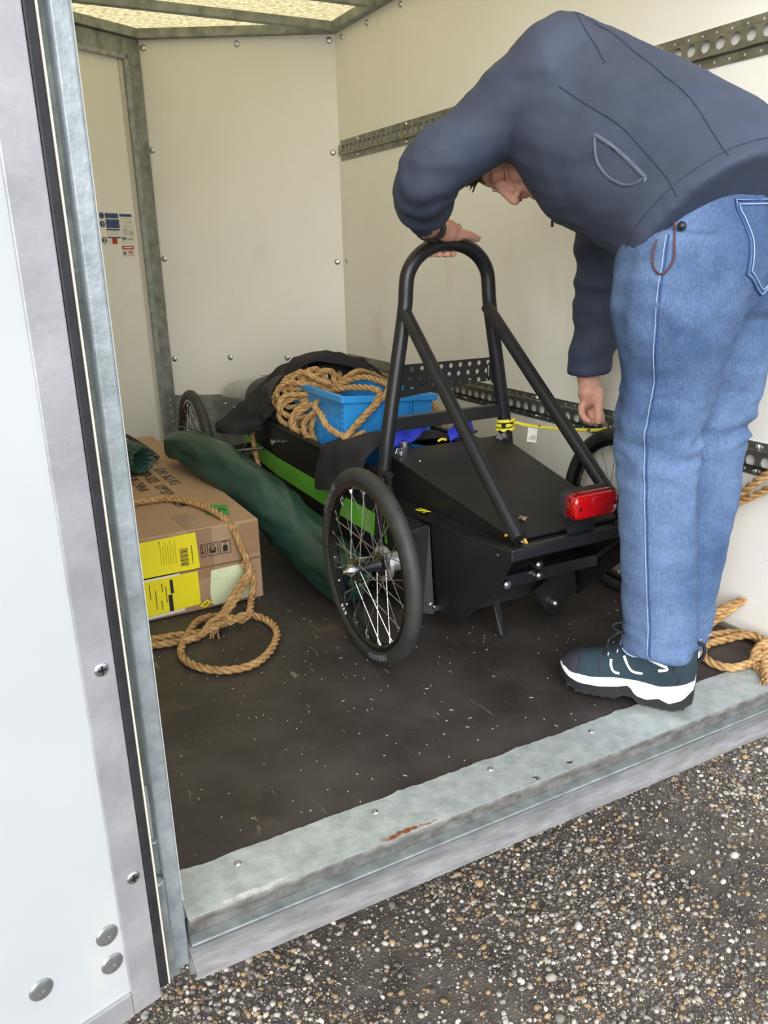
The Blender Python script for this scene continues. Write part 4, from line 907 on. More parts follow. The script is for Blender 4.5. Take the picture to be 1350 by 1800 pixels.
# blue harness webbing behind the deck
WEB = mat('blue_webbing', lin(34,48,176), lin(44,60,196), scale=60, rough=.6)
har = thing('harness', (1.20, 2.03, .40), 'royal blue harness webbing crumpled behind the rear deck', 'harness')
def ribbon(pts, w, d, nm, m, parent, th=.002):
    P = smooth(pts, 8); d = unit(d); secs = []
    for i, p in enumerate(P):
        t = unit(P[min(i+1, len(P)-1)]-P[max(i-1, 0)]); n_ = unit(np.cross(t, d))
        secs.append([p+d*w/2+n_*th, p-d*w/2+n_*th, p-d*w/2-n_*th, p+d*w/2-n_*th])
    return MB().loft(secs).build(nm, m, parent, smooth=50, fixn=True)
ribbon([(1.085,2.008,.468),(1.12,2.012,.492),(1.16,2.014,.482),(1.20,2.02,.508),(1.225,2.04,.50)], .034, (.1,.5,.8), 'strap', WEB, har)
ribbon([(1.10,2.005,.470),(1.15,2.006,.476),(1.19,2.012,.492)], .022, (.3,.8,.5), 'strap', WEB, har)
ribbon([(1.285,2.005,.468),(1.32,2.01,.488),(1.355,2.014,.497),(1.38,2.02,.486)], .036, (.1,.6,.7), 'strap', WEB, har)
ribbon([(1.295,2.004,.465),(1.345,2.006,.474),(1.375,2.01,.482)], .020, (.3,.8,.4), 'strap', WEB, har)
mb = MB(); mb.obox((1.125,2.0,.462), (.028,.004,.003), (0,.006,0), (0,0,.003)); mb.obox((1.36,2.0,.468), (.025,.003,.006), (0,.005,0), (0,0,.003)); mb.build('buckle', BLACK, har, bevel=.001)
MB().tube(smooth([(1.238,1.992,.462),(1.25,1.990,.468),(1.265,1.990,.464)], 5), .004, 8).build('yellow_pull', mat('yellow_pull', lin(214,190,60), rough=.5), har, smooth=60)
# ------------------------------------------------------------------ yellow and black cord
def cord_mat():
    m = bpy.data.materials.new('yellow_black_cord'); m.use_nodes = True; N = m.node_tree.nodes; L = m.node_tree.links; b = N['Principled BSDF']; b.inputs['Roughness'].default_value = .7
    tc = N.new('ShaderNodeTexCoord'); w = N.new('ShaderNodeTexVoronoi'); w.inputs['Scale'].default_value = 42; L.new(tc.outputs['Object'], w.inputs['Vector'])
    r = N.new('ShaderNodeValToRGB'); r.color_ramp.interpolation = 'CONSTANT'; r.color_ramp.elements[0].color = lin(20,20,20); r.color_ramp.elements[1].position = .30; r.color_ramp.elements[1].color = lin(226,214,70)
    L.new(w.outputs['Distance'], r.inputs[0]); L.new(r.outputs[0], b.inputs['Base Color'])
    return m
CORD = cord_mat()
cord = thing('nylon_cord', (1.463, YH, .47), 'yellow and black braided cord tied round roll hoop leg', 'cord')
mb = MB(); pts = []
for k in range(34):
    a = k/12*2*math.pi; pts.append((1.4625+.0265*math.cos(a+math.pi*.2), YH+.0265*math.sin(a+math.pi*.2), .472+.0135*k/12))
mb.tube(pts+[(1.485,1.945,.500),(1.50,1.925,.494),(1.526,1.9,.489),(1.573,1.85,.485),(1.62,1.825,.481),(1.655,1.80,.479),(1.69,1.79,.478),(1.735,1.80,.478)], .0055, 8); mb.build('cord_line', CORD, cord, smooth=60)
MB().prism([(1.512,1.913,.490),(1.532,1.893,.489),(1.527,1.892,.440),(1.507,1.912,.442)], (.0006,.0006,0)).build('care_tag', WHITE, cord, fixn=True)
MB().prism([(1.5125,1.9118,.462),(1.5265,1.8935,.461),(1.524,1.893,.448),(1.510,1.911,.449)], (-.0006,-.0006,0)).build('tag_print', GREYP, cord, fixn=True)
# dry leaf on the deck, chaff on the floor
leaf = MB(); leaf.add([(1.165,1.505,.368),(1.178,1.512,.374),(1.190,1.503,.369),(1.186,1.492,.374),(1.175,1.488,.366),(1.168,1.495,.372)], [(0,5,1),(1,5,3),(1,3,2),(5,4,3)]).build('dry_leaf', mat('dry_leaf', lin(120,100,80), rough=.9), label='small dry brown leaf lying on black rear deck', cat='leaf')
mb = MB(); rr = random.Random(5)
for k in range(260):
    x, y = rr.uniform(.25, 1.7), rr.uniform(1.17, 2.2); l = rr.choice((.0010,.0010,.0012,.0015,.0015,.002,.0045)); a = rr.uniform(0, 6.28); dx, dy = math.cos(a)*l, math.sin(a)*l; w = .0005 if l > .003 else .0009
    mb.obox((x, y, .0008), (dx, dy, 0), (-math.sin(a)*w, math.cos(a)*w, 0), (0, 0, .0005))
mb.build('chaff', mat('straw_chaff', lin(176,160,124), lin(206,196,172), scale=30, rough=.9), label='pale straw chaff and grit scattered over dark floor', cat='chaff', kind='stuff')
# ------------------------------------------------------------------ the person bending over the kart
def skin_mat():
    m = mat('skin', lin(205,150,128), lin(214,164,142), scale=18, rough=.5, bump=.05, bscale=220)
    b = m.node_tree.nodes['Principled BSDF']; b.inputs['Subsurface Weight'].default_value = .12; b.inputs['Subsurface Radius'].default_value = (.01, .004, .002); b.inputs['Subsurface Scale'].default_value = .6
    return m
SKIN = skin_mat()
person = thing('person', (1.38, 1.2, 0), 'person in navy jacket and blue jeans bending to hold the kart roll hoop', 'person')
r_, u_, f_ = map(np.array, (CR, CU, CF))
Hc = V3((1.297, 1.715, 1.225))
HU = unit(-.88*V3(r_)+.30*V3(u_)+.30*V3(f_)); HF = -.30*V3(r_)-.95*V3(u_); HF = unit(HF-HU*np.dot(HF, HU)); HL = np.cross(HU, HF)
def hd_(f, l, u): return Hc+HF*f+HL*l+HU*u
def hb(mb, c, s, nu=20, nv=14): return mb.ball(hd_(*c), HF*s[0], HL*s[1], HU*s[2], nu, nv)
body = MB()
hb(body, (-.014,0,.030), (.098,.079,.093), 28, 18); hb(body, (.026,0,-.042), (.070,.062,.082)); hb(body, (.066,0,-.106), (.026,.030,.020))
hb(body, (.040,0,.040), (.052,.064,.060)); hb(body, (.078,.026,.026), (.015,.026,.010)); hb(body, (.078,-.026,.026), (.015,.026,.010))
body.limb([hd_(.088,0,.020), hd_(.104,0,-.008), hd_(.116,0,-.030)], [(.010,.012), (.012,.013), (.015,.013)], 12)
hb(body, (.116,0,-.033), (.012,.013,.011)); hb(body, (.104,.014,-.035), (.011,.008,.009)); hb(body, (.104,-.014,-.035), (.011,.008,.009))
hb(body, (.090,0,-.066), (.011,.026,.007)); hb(body, (.087,0,-.078), (.012,.022,.0075))
for s in (-1, 1):
    hb(body, (.060,s*.042,-.030), (.030,.024,.030)); hb(body, (.070,s*.033,.006), (.015,.017,.012)); hb(body, (-.006,s*.080,-.006), (.018,.010,.034)); hb(body, (.0,s*.060,-.070), (.04,.016,.035))
NB_ = V3((1.375, 1.64, 1.345))
body.limb([hd_(-.028,0,-.05), (hd_(-.028,0,-.05)+NB_)/2, NB_], [.060,.062,.075], 18)
# hidden core: spine, hips, legs and arms inside the clothes
body.limb([NB_, (1.365,1.41,1.235), (1.385,1.26,1.12), (1.39,1.20,1.0)], [(.12,.09),(.15,.11),(.14,.11),(.14,.11)], 18)
LARM = [(1.237, 1.497, 1.355), (1.193, 1.555, 1.32), (1.137, 1.622, 1.259), (1.065, 1.686, 1.2), (1.047, 1.737, 1.154), (1.091, 1.816, 1.108), (1.13, 1.868, 1.079)]
RARM = [(1.535,1.700,1.235),(1.560,1.690,1.120),(1.578,1.700,1.010),(1.594,1.713,.925),(1.597,1.727,.814),(1.591,1.743,.700),(1.587,1.745,.655)]
body.limb([NB_, *LARM, (1.162, 1.903, 1.057), (1.222,1.932,1.058)], [.06,.06,.055,.048,.044,.045,.042,.036,(.034,.026),(.036,.022)], 14)
body.limb([NB_, *RARM, (1.588,1.738,.628), (1.580,1.728,.598)], [.06,.055,.05,.046,.044,.044,.040,.033,(.034,.028),(.038,.028)], 14, up=(0,1,0))
LLEG = [(1.30,1.172,1.0),(1.280,1.166,.88),(1.293,1.178,.759),(1.287,1.193,.627),(1.296,1.190,.502),(1.307,1.177,.319),(1.311,1.162,.185),(1.302,1.152,.125)]
RLEG = [(1.465,1.215,1.0),(1.478,1.215,.801),(1.481,1.224,.701),(1.478,1.235,.596),(1.484,1.237,.447),(1.457,1.234,.268),(1.432,1.231,.140),(1.428,1.226,.10)]
body.limb(LLEG[:-1]+[(1.300,1.150,.105)], [.08,.08,.07,.06,.055,.05,.036,.030], 14, up=(0,1,0)); body.limb(RLEG, [.08,.075,.07,.06,.055,.05,.036,.030], 14, up=(0,1,0))
# left hand closed over the hoop, thumb lying along it
body.ball((1.226,1.928,1.054), (.040,.008,-.006), (-.008,.034,.004), (.004,-.003,.029), 18, 12)
body.ball((1.254,1.920,1.044), (.022,.004,-.004), (-.004,.018,0), (0,0,.019))
for x, e in ((1.208,.86),(1.229,.97),(1.252,1.03),(1.274,.95)):
    body.limb([(x,1.940,1.060),(x+.002,1.966,1.060),(x,1.990,1.046),(x-.002,1.997,1.018),(x-.004,1.984,.998),(x-.005,1.958-.012*(e-.9)*8,.992)], [.0125,.0125,.0112,.0104,.0100,.0092], 10, up=(1, 0, 0))
body.limb([(1.252,1.916,1.044),(1.284,1.914,1.042),(1.308,1.922,1.036),(1.332,1.932,1.030)], [.0165,.0122,.0118,.0098], 10)
# right hand reaching down, fingertips pinching the cord by the far wheel
body.ball((1.582,1.730,.602), (.033,.006,0), (-.004,.024,.0), (-.003,-.006,.042), 16, 12)
body.limb([(1.600,1.716,.622),(1.590,1.702,.594),(1.580,1.690,.566),(1.577,1.684,.540),(1.576,1.684,.527)], [.017,.0155,.013,.0115,.009], 10)
body.limb([(1.602,1.730,.586),(1.612,1.722,.560),(1.614,1.712,.538),(1.608,1.702,.522)], [.0125,.0115,.0105,.0085], 10)
body.limb([(1.588,1.742,.576),(1.592,1.738,.548),(1.594,1.722,.530),(1.592,1.708,.522)], [.0125,.0115,.0105,.0085], 10)
body.limb([(1.570,1.738,.574),(1.560,1.730,.548),(1.564,1.712,.532),(1.574,1.700,.526)], [.0122,.0112,.0102,.0085], 10)
body.limb([(1.556,1.730,.578),(1.546,1.718,.556),(1.548,1.702,.540),(1.560,1.694,.534)], [.0115,.0102,.0095,.008], 10)
me = eval_mesh(body, .0042, 3, .5)
body_o = place('body', me, SKIN, person)
# facial details
EYE = mat('eye_white', lin(214,206,200), rough=.2); LASH = mat('dark_lash', lin(120,80,66), rough=.8); LIP = mat('lip', lin(178,112,100), rough=.5)
for s in (-1, 1):
    MB().tube(smooth([hd_(.077,s*.018,.0055), hd_(.0845,s*.028,.001), hd_(.084,s*.038,.0005), hd_(.074,s*.049,.003)], 5), [.0012]*16, 6).build('eyelash', LASH, body_o, smooth=60)
    MB().tube(smooth([hd_(.0915,s*.010,.033), hd_(.0925,s*.026,.038), hd_(.083,s*.044,.034)], 5), .0016, 6).build('eyebrow', mat('brown_brow', lin(150,108,86), rough=.9), body_o, smooth=60)
    MB().ball(hd_(.107, s*.012, -.0425), HF*.004, HL*.0030, HU*.0022, 10, 6).build('nostril', mat('nostril_shadow', lin(120,62,54), rough=.9), body_o, smooth=180)
MB().tube(smooth([hd_(.086,-.026,-.0715), hd_(.0985,-.012,-.0725), hd_(.1005,0,-.0725), hd_(.0985,.012,-.0725), hd_(.086,.026,-.0715)], 5), .0022, 6).build('mouth', LIP, body_o, smooth=60)
MB().ball(V3((1.332,1.926,1.036)), (.007,.002,-.002), (-.002,.006,0), (.0005,0,.004), 10, 6).build('thumb_nail', mat('nail', lin(222,178,164), rough=.3), body_o, smooth=180)
# hair
hair = MB(); secs = []; rnd_ = random.Random(2)
hb(hair, (-.016,0,.050), (.104,.085,.094), 40, 26)
hm = hair.mesh('tmp2', np.zeros(3), [], None); vv = verts(hm); nn = normals(hm)
dfs = np.array([noise.noise(Vector(p*70))*.006+noise.noise(Vector(p*160))*.004 for p in vv]); put(hm, vv+nn*dfs[:, None])
place('hair', hm, mat('brown_grey_hair', lin(66,54,46), lin(110,96,82), scale=120, rough=.8, bump=.6, bscale=300, stretch=(1, 3, 1)), person)
tf = MB()
for k in range(190):
    a = rnd_.uniform(-.055, .062); base = hd_(.060+rnd_.uniform(-.02, .012), a, .098+rnd_.uniform(-.01, .012))
    d = unit(HF*rnd_.uniform(.4, 1)+HU*rnd_.uniform(.0, .7)+HL*rnd_.uniform(-.4, .4)); tf.tube([base-d*.01, base+d*.010, base+d*.020+V3((0, 0, -.006))], [.0032, .0024, .0008], 4)
tf.build('fringe', MATS['brown_grey_hair'], person, smooth=60, kind='stuff')

# ------------------------------------------------------------------ jeans
def denim():
    m = mat('blue_denim', lin(56,80,118), lin(102,127,164), scale=3.6, rough=.85, bump=.25, bscale=420, detail=10, lo=.36, hi=.68)
    nt = m.node_tree; N = nt.nodes; L = nt.links; b = N['Principled BSDF']; src = b.inputs['Base Color'].links[0].from_socket
    tc = N.new('ShaderNodeTexCoord'); mp = N.new('ShaderNodeMapping'); mp.inputs['Scale'].default_value = (1, 1, .35); L.new(tc.outputs['Object'], mp.inputs[0])
    n = N.new('ShaderNodeTexNoise'); n.inputs['Scale'].default_value = 330; n.inputs['Detail'].default_value = 4; L.new(mp.outputs[0], n.inputs[0])
    mx = N.new('ShaderNodeMix'); mx.data_type = 'RGBA'; mx.blend_type = 'OVERLAY'; mx.inputs['Factor'].default_value = .55; L.new(src, mx.inputs['A']); L.new(n.outputs['Fac'], mx.inputs['B'])
    L.new(mx.outputs['Result'], b.inputs['Base Color'])
    return m
DEN = denim()
jm = MB()
jm.limb(LLEG[:-1]+[(1.304,1.152,.120)], [.126,.119,.097,.081,.078,.079,.077,.076], 28, up=(0,1,0))
jm.limb(RLEG[:-1]+[(1.428,1.226,.085)], [.125,.102,.093,.087,.084,.081,.079,.076], 28, up=(0,1,0))
lat0 = unit((.965,.26,0)); fac0 = unit((-.26,.965,0))
jm.ball((1.385,1.195,1.02), lat0*.190, fac0*.124, V3((0,0,.150)), 28, 16)
jm.ball((1.335,1.135,.965), lat0*.110, fac0*.098, V3((0,0,.125)), 20, 14); jm.ball((1.462,1.160,.965), lat0*.110, fac0*.100, V3((0,0,.125)), 20, 14)
jme = eval_mesh(jm, .0085, 7, .5)
v = verts(jme); n = normals(jme)
def ridged(v, sx, sy, sz, seed):
    return np.array([1-2*abs(noise.noise(Vector((p[0]*sx+seed, p[1]*sy, p[2]*sz)))) for p in v])
z = v[:, 2]; knee = np.exp(-((z-.62)/.10)**2); hemz = np.exp(-((z-.15)/.06)**2); thigh = np.exp(-((z-.90)/.10)**2)
d = (knee*1.1+.25)*.010*ridged(v, 10, 10, 27, 1)*np.clip(.6+fbm(v, 7, 3), 0, 1)+hemz*.006*ridged(v, 14, 14, 34, 4)+.0035*ridged(v, 16, 16, 4, 8)+thigh*.006*ridged(v, 11, 11, 16, 5)+.002*fbm(v, 24)
put(jme, v+n*d[:, None])
jeans_bvh = None
def bvh_of(me_): 
    vv = verts(me_); return BVHTree.FromPolygons([tuple(p) for p in vv], [tuple(p.vertices) for p in me_.polygons])
jeans_bvh = bvh_of(jme)
jeans = place('jeans', jme, DEN, person)
def cling(bvh, start, target, off=.0012):
    s = V3(start); dr_ = unit(V3(target)-s); h = bvh.ray_cast(Vector(s), Vector(dr_), 3)
    return None if h[0] is None else V3(h[0])-dr_*off
STITCH = mat('pale_stitching', lin(150,174,208), rough=.9); GOLD = mat('tan_stitching', lin(170,140,100), rough=.9); DKSEAM = mat('dark_denim_seam', lin(52,78,124), rough=.9)
# outer side seam of the near leg
sd = unit((-.90, -.42, 0)); pts = []
for k in range(34):
    zz = 1.02-.90*k/33; i = np.interp(zz, [p[2] for p in LLEG[::-1]], range(len(LLEG)))
    c = np.array([np.interp(zz, [p[2] for p in LLEG[::-1]], [p[q] for p in LLEG[::-1]]) for q in (0, 1)]); c = V3((c[0], c[1], zz))
    q = cling(jeans_bvh, c+sd*.5, c)
    if q is not None: pts.append(q)
MB().tube(smooth(pts, 3), .0010, 5).build('side_seam', STITCH, jeans, smooth=60)
p2 = [p+unit((.42,-.90,0))*.006 for p in pts]; MB().tube(smooth(p2, 3), .0018, 5).build('side_seam', DKSEAM, jeans, smooth=60)
# back pocket with its stitched edge
bd = unit((.18, -.98, 0))
def pock(a, zz, off=.0015): c = V3((1.345, 1.15, 0))+lat0*a; c[2] = zz; return cling(jeans_bvh, c+bd*.5, c, off)
outl = [(-.052,1.078),(.075,1.080),(.078,.955),(.014,.908),(-.058,.948)]
def dense(poly, n=10): return [(poly[i][0]+(poly[(i+1) % len(poly)][0]-poly[i][0])*t/n, poly[i][1]+(poly[(i+1) % len(poly)][1]-poly[i][1])*t/n) for i in range(len(poly)) for t in range(n)]
ring_p = [pock(a, zz) for a, zz in dense(outl)]; ring_p = [p for p in ring_p if p is not None]
pk = MB().tube(ring_p, .0030, 6, closed=True).build('back_pocket', DKSEAM, jeans, smooth=60)
cx_, cz_ = .012, 1.0
for sc_, m_ in ((1.0, STITCH), (.90, STITCH)):
    rp = [pock(cx_+(a-cx_)*sc_, cz_+(zz-cz_)*sc_, .0035) for a, zz in dense(outl)]; rp = [p for p in rp if p is not None]
    MB().tube(rp, .0011, 5, closed=True).build('stitch_line', m_, pk, smooth=60)
hem = [cling(jeans_bvh, V3((1.304,1.152,.128+.010*math.sin(t)))+V3((math.cos(t), math.sin(t), 0))*.3, (1.304,1.152,.128+.010*math.sin(t))) for t in np.linspace(0, 2*math.pi, 40, endpoint=False)]
MB().tube([h for h in hem if h is not None], .0022, 5, closed=True).build('hem_stitch', STITCH, jeans, smooth=60)

# ------------------------------------------------------------------ jacket
def navy():
    return mat('navy_softshell', lin(50,58,77), lin(60,68,89), scale=5, rough=.75, bump=.06, bscale=320)
NVY = navy()
jk = MB(); lat_h = unit((-.93,-.34,.12)); lat_s = unit((-.76,-.54,.37))
TOR = [(1.388,1.150,1.010,.220,.188),(1.388,1.220,1.082,.214,.182),(1.372,1.335,1.155,.210,.184),(1.352,1.435,1.208,.212,.186),(1.340,1.535,1.270,.213,.170),(1.345,1.610,1.320,.203,.142),(1.345,1.665,1.328,.150,.115),(1.342,1.70,1.316,.104,.088),(1.338,1.718,1.305,.088,.075)]
P = smooth(np.array(TOR), 5); secs = []; m = len(P)
for i, p in enumerate(P):
    k = i/(m-1); t = unit(P[min(i+1, m-1), :3]-P[max(i-1, 0), :3]); t = unit(t*.55+unit((0,.81,.59))*.45) if i < m*.7 else t
    la = unit(lat_h*(1-k)+lat_s*k); la = unit(la-t*np.dot(la, t)); do = np.cross(t, la); do = do if do[2] > 0 else -do
    secs.append([p[:3]+la*p[3]*math.copysign(abs(math.cos(a))**.85, math.cos(a))+do*p[4]*math.copysign(abs(math.sin(a))**.9, math.sin(a)) for a in np.linspace(0, 2*math.pi, 36, endpoint=False)])
jk.loft(secs)
jk.limb([(1.30,1.56,1.345)]+LARM[:-1]+[(1.098, 1.823, 1.104),(1.106, 1.834, 1.096)], [.120,.104,.090,.079,.074,.072,.066,.062,.059], 24)
jk.limb([(1.44,1.64,1.30)]+RARM[:-1]+[(1.588,1.745,.672),(1.588,1.745,.662)], [.12,.10,.082,.072,.067,.064,.060,.060,.058], 24, up=(0,1,0))
jme = eval_mesh(jk, .0085, 6, .5)
v = verts(jme); n = normals(jme)
def near(v, path, lo, hi):
    q = smooth(path, 6); dd_ = np.min(np.linalg.norm(v[:, None, :]-q[None], axis=2), axis=1); return np.clip((hi-dd_)/(hi-lo), 0, 1)
elb = np.exp(-(np.linalg.norm(v-V3(LARM[4]), axis=1)/.085)**2); fore = near(v, LARM[4:], .06, .09)
arm2 = near(v, RARM[1:], .07, .10)
ax1 = unit(V3(LARM[6])-V3(LARM[4])); s1 = (v-V3(LARM[4]))@ax1
d = .012*np.clip(ridged(v, 9, 4, 11, 3), -.4, 1)*np.clip(.55+1.2*fbm(v, 4, 9), .1, 1)+.0025*np.clip(ridged(v, 20, 8, 22, 7), -.3, 1)+.0025*fbm(v, 20)+fore*.006*np.sin(s1*95+2*fbm(v, 9))+arm2*.0025*np.sin(v[:, 2]*70+3*fbm(v, 8, 4))
d = d*np.clip(((v-V3((1.388,1.150,1.010)))@unit((0,.81,.59)))/.05+.15, .1, 1)
put(jme, v+n*d[:, None])
jacket_bvh = bvh_of(jme)
jacket = place('jacket', jme, NVY, person)
hem_ring = secs[2]; hem_c = P[2, :3]
SEAM = mat('navy_seam', lin(46,55,76), rough=.8); ZIP = mat('grey_zip_tape', lin(84,92,108), rough=.7)
def jp(points, start_off, r, nm, m_, parent=jacket, off=.0008, sub=6):       # seams found by casting at the jacket from its left side
    out = []
    for p in smooth(points, sub):
        s = V3(p)+V3(start_off); q = cling(jacket_bvh, s, p, off)
        if q is not None: out.append(q)
    return MB().tube(out, r, 6).build(nm, m_, parent, smooth=60) if len(out) > 3 else None
side = unit((-.62,-.60,.30))*.6
jp([(1.31,1.58,1.48),(1.30,1.53,1.45),(1.285,1.48,1.40),(1.29,1.44,1.35),(1.30,1.42,1.30)], side, .0015, 'armhole_seam', SEAM)
jp([(1.31,1.55,1.44),(1.33,1.48,1.40),(1.35,1.42,1.34),(1.37,1.35,1.27),(1.38,1.28,1.20),(1.38,1.22,1.13),(1.37,1.17,1.09)], side, .0014, 'back_seam', SEAM)
jp([(1.28,1.52,1.25),(1.30,1.45,1.20),(1.31,1.40,1.17),(1.33,1.34,1.11),(1.35,1.30,1.05),(1.36,1.27,1.0)], side, .0015, 'side_seam', SEAM)
pk2 = jp([(1.31,1.44,1.135),(1.325,1.40,1.105),(1.335,1.365,1.075),(1.345,1.335,1.04)], side, .0042, 'pocket_zip', ZIP)
if pk2: jp([(1.31,1.44,1.135),(1.31,1.43,1.09),(1.32,1.40,1.05),(1.335,1.365,1.03),(1.345,1.335,1.04)], side, .0030, 'pocket_edge', ZIP, pk2)
hr = [cling(jacket_bvh, hem_c+(q_-hem_c)*2.0, hem_c, .0003) for q_ in map(V3, hem_ring)]; hr = [q_ for q_ in hr if q_ is not None]
MB().tube(smooth(hr, 3, True), .0012, 5, closed=True).build('hem_seam', SEAM, jacket, smooth=60)
# hem band, zip pulls, draw cord and watch
DC = mat('maroon_cord', lin(92,54,56), rough=.8)
q0 = cling(jacket_bvh, (.8,.7,1.02), (1.34,1.17,1.02), 0.0) 
base = cling(jeans_bvh, V3((1.29,1.17,1.03))+sd*.5, (1.29,1.17,1.03), .006)
if base is not None:
    tt = unit((.42,-.90,0)); lp = [base+tt*a+V3((0,0,b)) for a, b in ((.008,.012),(.020,-.02),(.022,-.055),(.006,-.078),(-.012,-.066),(-.016,-.03),(-.004,.012))]
    lp = [cling(jeans_bvh, p+sd*.3, p-sd*.1, .004) for p in lp]; lp = [p for p in lp if p is not None]
    dc = MB().tube(smooth(lp, 6), .0020, 6).build('draw_cord', DC, jacket, smooth=60)
    MB().ball(base+tt*.026+V3((0,0,.004))+sd*.004, .0085, nu=12, nv=8).build('cord_lock', BLACK, dc, smooth=180)
zp = cling(jacket_bvh, V3((1.345,1.335,1.04))+side, (1.345,1.335,1.04), .003)
if zp is not None:
    MB().tube([zp, zp+V3((0,0,-.014)), zp+V3((.002,0,-.030))], [.003,.0024,.0034], 8).build('zip_pull', mat('blue_grey_pull', lin(84,104,134), rough=.5), jacket, smooth=60)
col = hd_(.118,.012,-.128)
MB().tube([col, col+V3((0,0,-.022)), col+V3((0,0,-.034)), col+V3((0,0,-.046))], [.0012,.0012,.0034,.0034], 8).build('collar_pull', BLACK, jacket, smooth=60)
wc = V3((1.159, 1.899, 1.058)); wa = unit(V3((1.222,1.932,1.058))-V3(LARM[6])); wb = unit(np.cross(wa, (0, 0, 1))); wd_ = np.cross(wa, wb)
watch = link('wrist_watch', None, person, wc); watch['label'] = 'black wrist watch with link strap'
for k in range(22):
    a = 2*math.pi*k/22; rad = wb*math.cos(a)*.0375+wd_*math.sin(a)*.0305; tn = unit(-wb*math.sin(a)*.0375+wd_*math.cos(a)*.0305)
    MB().obox(wc+rad, tn*.0052, wa*.0125, unit(rad)*.0026).build('strap_link', BLACK, watch, bevel=.001)

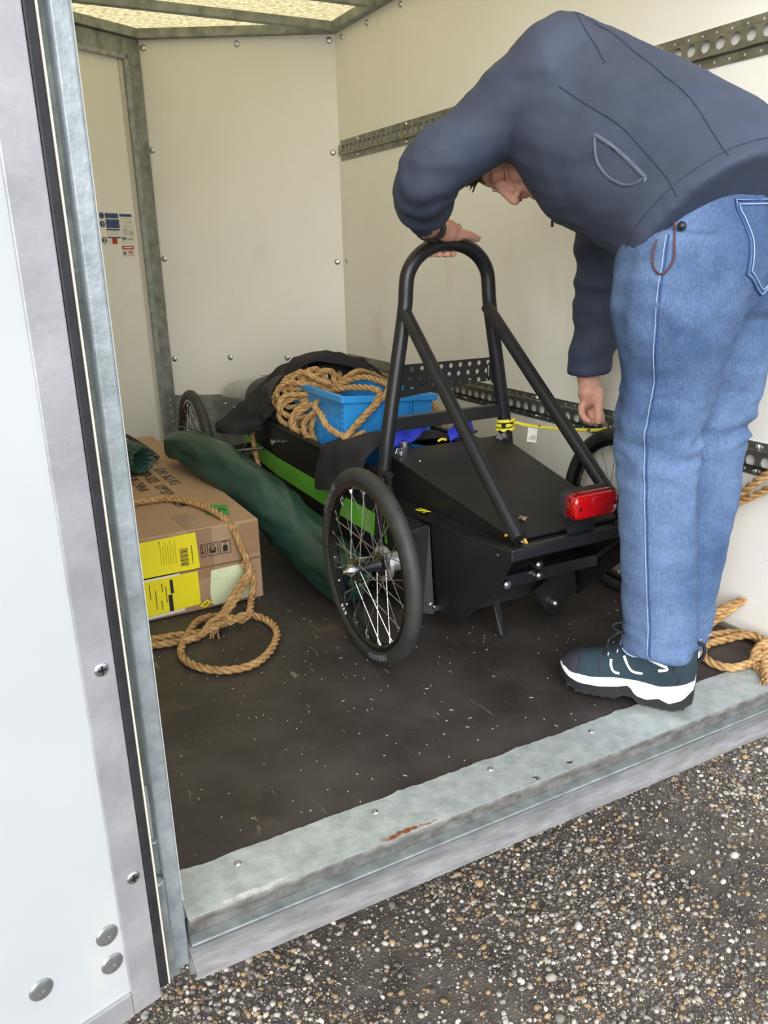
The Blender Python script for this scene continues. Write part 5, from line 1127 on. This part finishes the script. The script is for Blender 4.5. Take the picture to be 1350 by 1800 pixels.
# ------------------------------------------------------------------ walking shoes
SUEDE = mat('navy_teal_suede', lin(27,45,55), lin(35,55,65), scale=12, rough=.85, bump=.08, bscale=300); TOE = mat('dark_toe_rubber', lin(44,46,54), rough=.7); MIDS = mat('white_midsole', lin(232,234,236), rough=.5); OUTS = mat('black_outsole', lin(30,30,33), rough=.7); LACE = mat('black_lace', lin(26,28,36), lin(80,84,96), scale=200, rough=.8, lo=.6, hi=.7)
def shoe(heel, d, side_out, label):
    d = unit(d); l = unit(np.cross((0, 0, 1), d))*side_out; L_ = .300; h0 = V3(heel)
    W = lambda s: float(np.interp(s, [0,.015,.05,.10,.15,.20,.24,.27,.29,.30], [.018,.031,.038,.037,.039,.046,.048,.043,.031,.018]))
    mt = lambda s: float(np.interp(s, [0,.03,.07,.12,.17,.22,.27,.30], [.078,.066,.056,.060,.058,.050,.052,.066]))
    mbm = lambda s: float(np.interp(s, [0,.02,.045,.07,.095,.12,.135,.16,.20,.25,.28,.30], [.055,.030,.018,.026,.016,.022,.044,.036,.030,.030,.040,.055]))
    top = lambda s: float(np.interp(s, [0,.02,.07,.115,.14,.17,.20,.23,.26,.285,.30], [.145,.155,.152,.165,.152,.128,.110,.098,.090,.078,.066]))
    q = lambda s, w, z: h0+d*s+l*w+V3((0, 0, z))
    sh = tag(link('shoe', None, person, h0+d*.15), label)
    ss = np.linspace(0, L_, 40)
    mb = MB(); mb.loft([[q(s, -W(s)*1.06, mbm(s)), q(s, -W(s)*1.10, (mbm(s)+mt(s))/2), q(s, -W(s)*1.02, mt(s)), q(s, W(s)*1.02, mt(s)), q(s, W(s)*1.10, (mbm(s)+mt(s))/2), q(s, W(s)*1.06, mbm(s))] for s in ss]); mb.build('midsole', MIDS, sh, smooth=50, fixn=True)
    ob = lambda s: float(np.interp(s, [0,.03,.115,.125,.15,.16,.25,.30], [.020,.004,.004,.016,.016,.006,.006,.030]))
    mb = MB(); mb.loft([[q(s, -W(s)*1.05, ob(s)), q(s, -W(s)*1.07, mbm(s)+.001), q(s, W(s)*1.07, mbm(s)+.001), q(s, W(s)*1.05, ob(s))] for s in ss]); so = mb.build('outsole', OUTS, sh, smooth=30, fixn=True)
    for s in (.02,.04,.06,.08,.10,.17,.19,.21,.23,.25,.27):
        for w in (-1, 1): MB().obox(q(s, w*W(s)*.75, ob(s)-.0005+.003), d*.006, l*W(s)*.34, V3((0, 0, .004))).build('lug', OUTS, so, bevel=.001)
    mb = MB(); secs = []
    for s in ss:
        w, z0, z1 = W(s), mt(s)-.006, top(s); h = z1-z0; pinch = float(np.interp(s, [0,.06,.12,.2,.3], [.82,.80,.72,.62,.7])); ring = []
        for a in np.linspace(0, math.pi, 15):
            c, sn = math.cos(a), math.sin(a); ring.append(q(s, w*math.copysign(abs(c)**.7, c)*(1-(1-pinch)*sn**1.5), z0+h*sn**.75))
        secs.append(ring)
    mb.loft(secs); up_ = mb.build('upper', SUEDE, sh, smooth=60, fixn=True)
    ubv = BVHTree.FromPolygons([tuple(p) for sct in secs for p in sct], [(i*15+k, i*15+k+1, (i+1)*15+k+1, (i+1)*15+k) for i in range(len(secs)-1) for k in range(14)])
    def on(s, z, off=.0015): p = q(s, 0, z); return cling(ubv, p+l*.2, p, off)
    def trim(pts, r, nm, m_, off=.001):
        o = [on(s, z, off) for s, z in smooth(pts, 5)]; o = [p for p in o if p is not None]
        if len(o) > 2: MB().tube(o, r, 6).build(nm, m_, up_, smooth=60)
    trim([(.062,.108),(.058,.100),(.075,.094)], .0036, 'white_flash', MIDS); trim([(.062,.106),(.085,.112),(.110,.122),(.128,.134)], .0040, 'white_flash', MIDS)
    trim([(.108,.080),(.128,.080),(.140,.090),(.152,.112)], .0032, 'white_flash', MIDS); trim([(.158,.070),(.170,.072),(.178,.084),(.180,.098)], .0032, 'white_flash', MIDS)
    trim([(.0,.11),(.03,.115),(.045,.10),(.03,.08),(.035,.066)], .0014, 'stitched_seam', TOE); trim([(.20,.06),(.205,.08),(.21,.10)], .0012, 'stitched_seam', TOE)
    mb = MB(); mb.loft([[q(s, -W(s)*1.03, mt(s)-.004), q(s, -W(s)*1.0, mt(s)+(top(s)-mt(s))*.55), q(s, -W(s)*.68, top(s)+.001), q(s, W(s)*.68, top(s)+.001), q(s, W(s)*1.0, mt(s)+(top(s)-mt(s))*.55), q(s, W(s)*1.03, mt(s)-.004)] for s in np.linspace(.252, .3015, 10)]); mb.build('toe_cap', TOE, up_, smooth=60, fixn=True)
    mb = MB(); mb.loft([[q(.112+.010*math.cos(a)+t*.012, w, .135+t*.050) for a, w in ((0,-.026),(0,.026),(math.pi,.026),(math.pi,-.026))] for t in (0, .5, 1)]); mb.build('tongue', SUEDE, sh, bevel=.003, fixn=True)
    for k, (s, z) in enumerate(((.132,.152),(.150,.138),(.168,.124),(.188,.112))):
        for w in (-1, 1):
            e = q(s, w*.026, z-.006); MB().tube([e+V3((0,0,.004)), e+l*w*.006, e-V3((0,0,.005))], .0022, 6).build('eyelet', STEEL, sh, smooth=60)
        MB().tube([q(s, -.027, z-.004), q(s+.004, 0, z+.006), q(s+.010, .027, z-.008)], .0030, 6).build('lace', LACE, sh, smooth=60)
    for w, a in ((-1, .03), (1, .035)):
        MB().tube(smooth([q(.140,0,.160), q(.150+a*.3,w*.020,.188), q(.165+a*.5,w*.030,.180), q(.160,w*.018,.160), q(.142,0,.158)], 6), .0024, 6).build('lace_bow', LACE, sh, smooth=60)
        MB().tube(smooth([q(.142,0,.158), q(.162,w*.025,.168), q(.185,w*.034,.150), q(.190,w*.040,.128)], 6), .0022, 6).build('lace_end', LACE, sh, smooth=60)
    MB().tube(smooth([q(-.002,0,.118), q(-.012,0,.135), q(-.010,0,.158), q(.006,0,.162)], 5), .0045, 6).build('pull_tab', LACE, sh, smooth=60)
    return sh
shoe((1.346,1.082,.006), (-.567,.824,0), 1, 'navy walking shoe with white midsole, near foot')
shoe((1.436,1.178,.006), (.42,.91,0), -1, 'navy walking shoe half hidden behind the near leg')
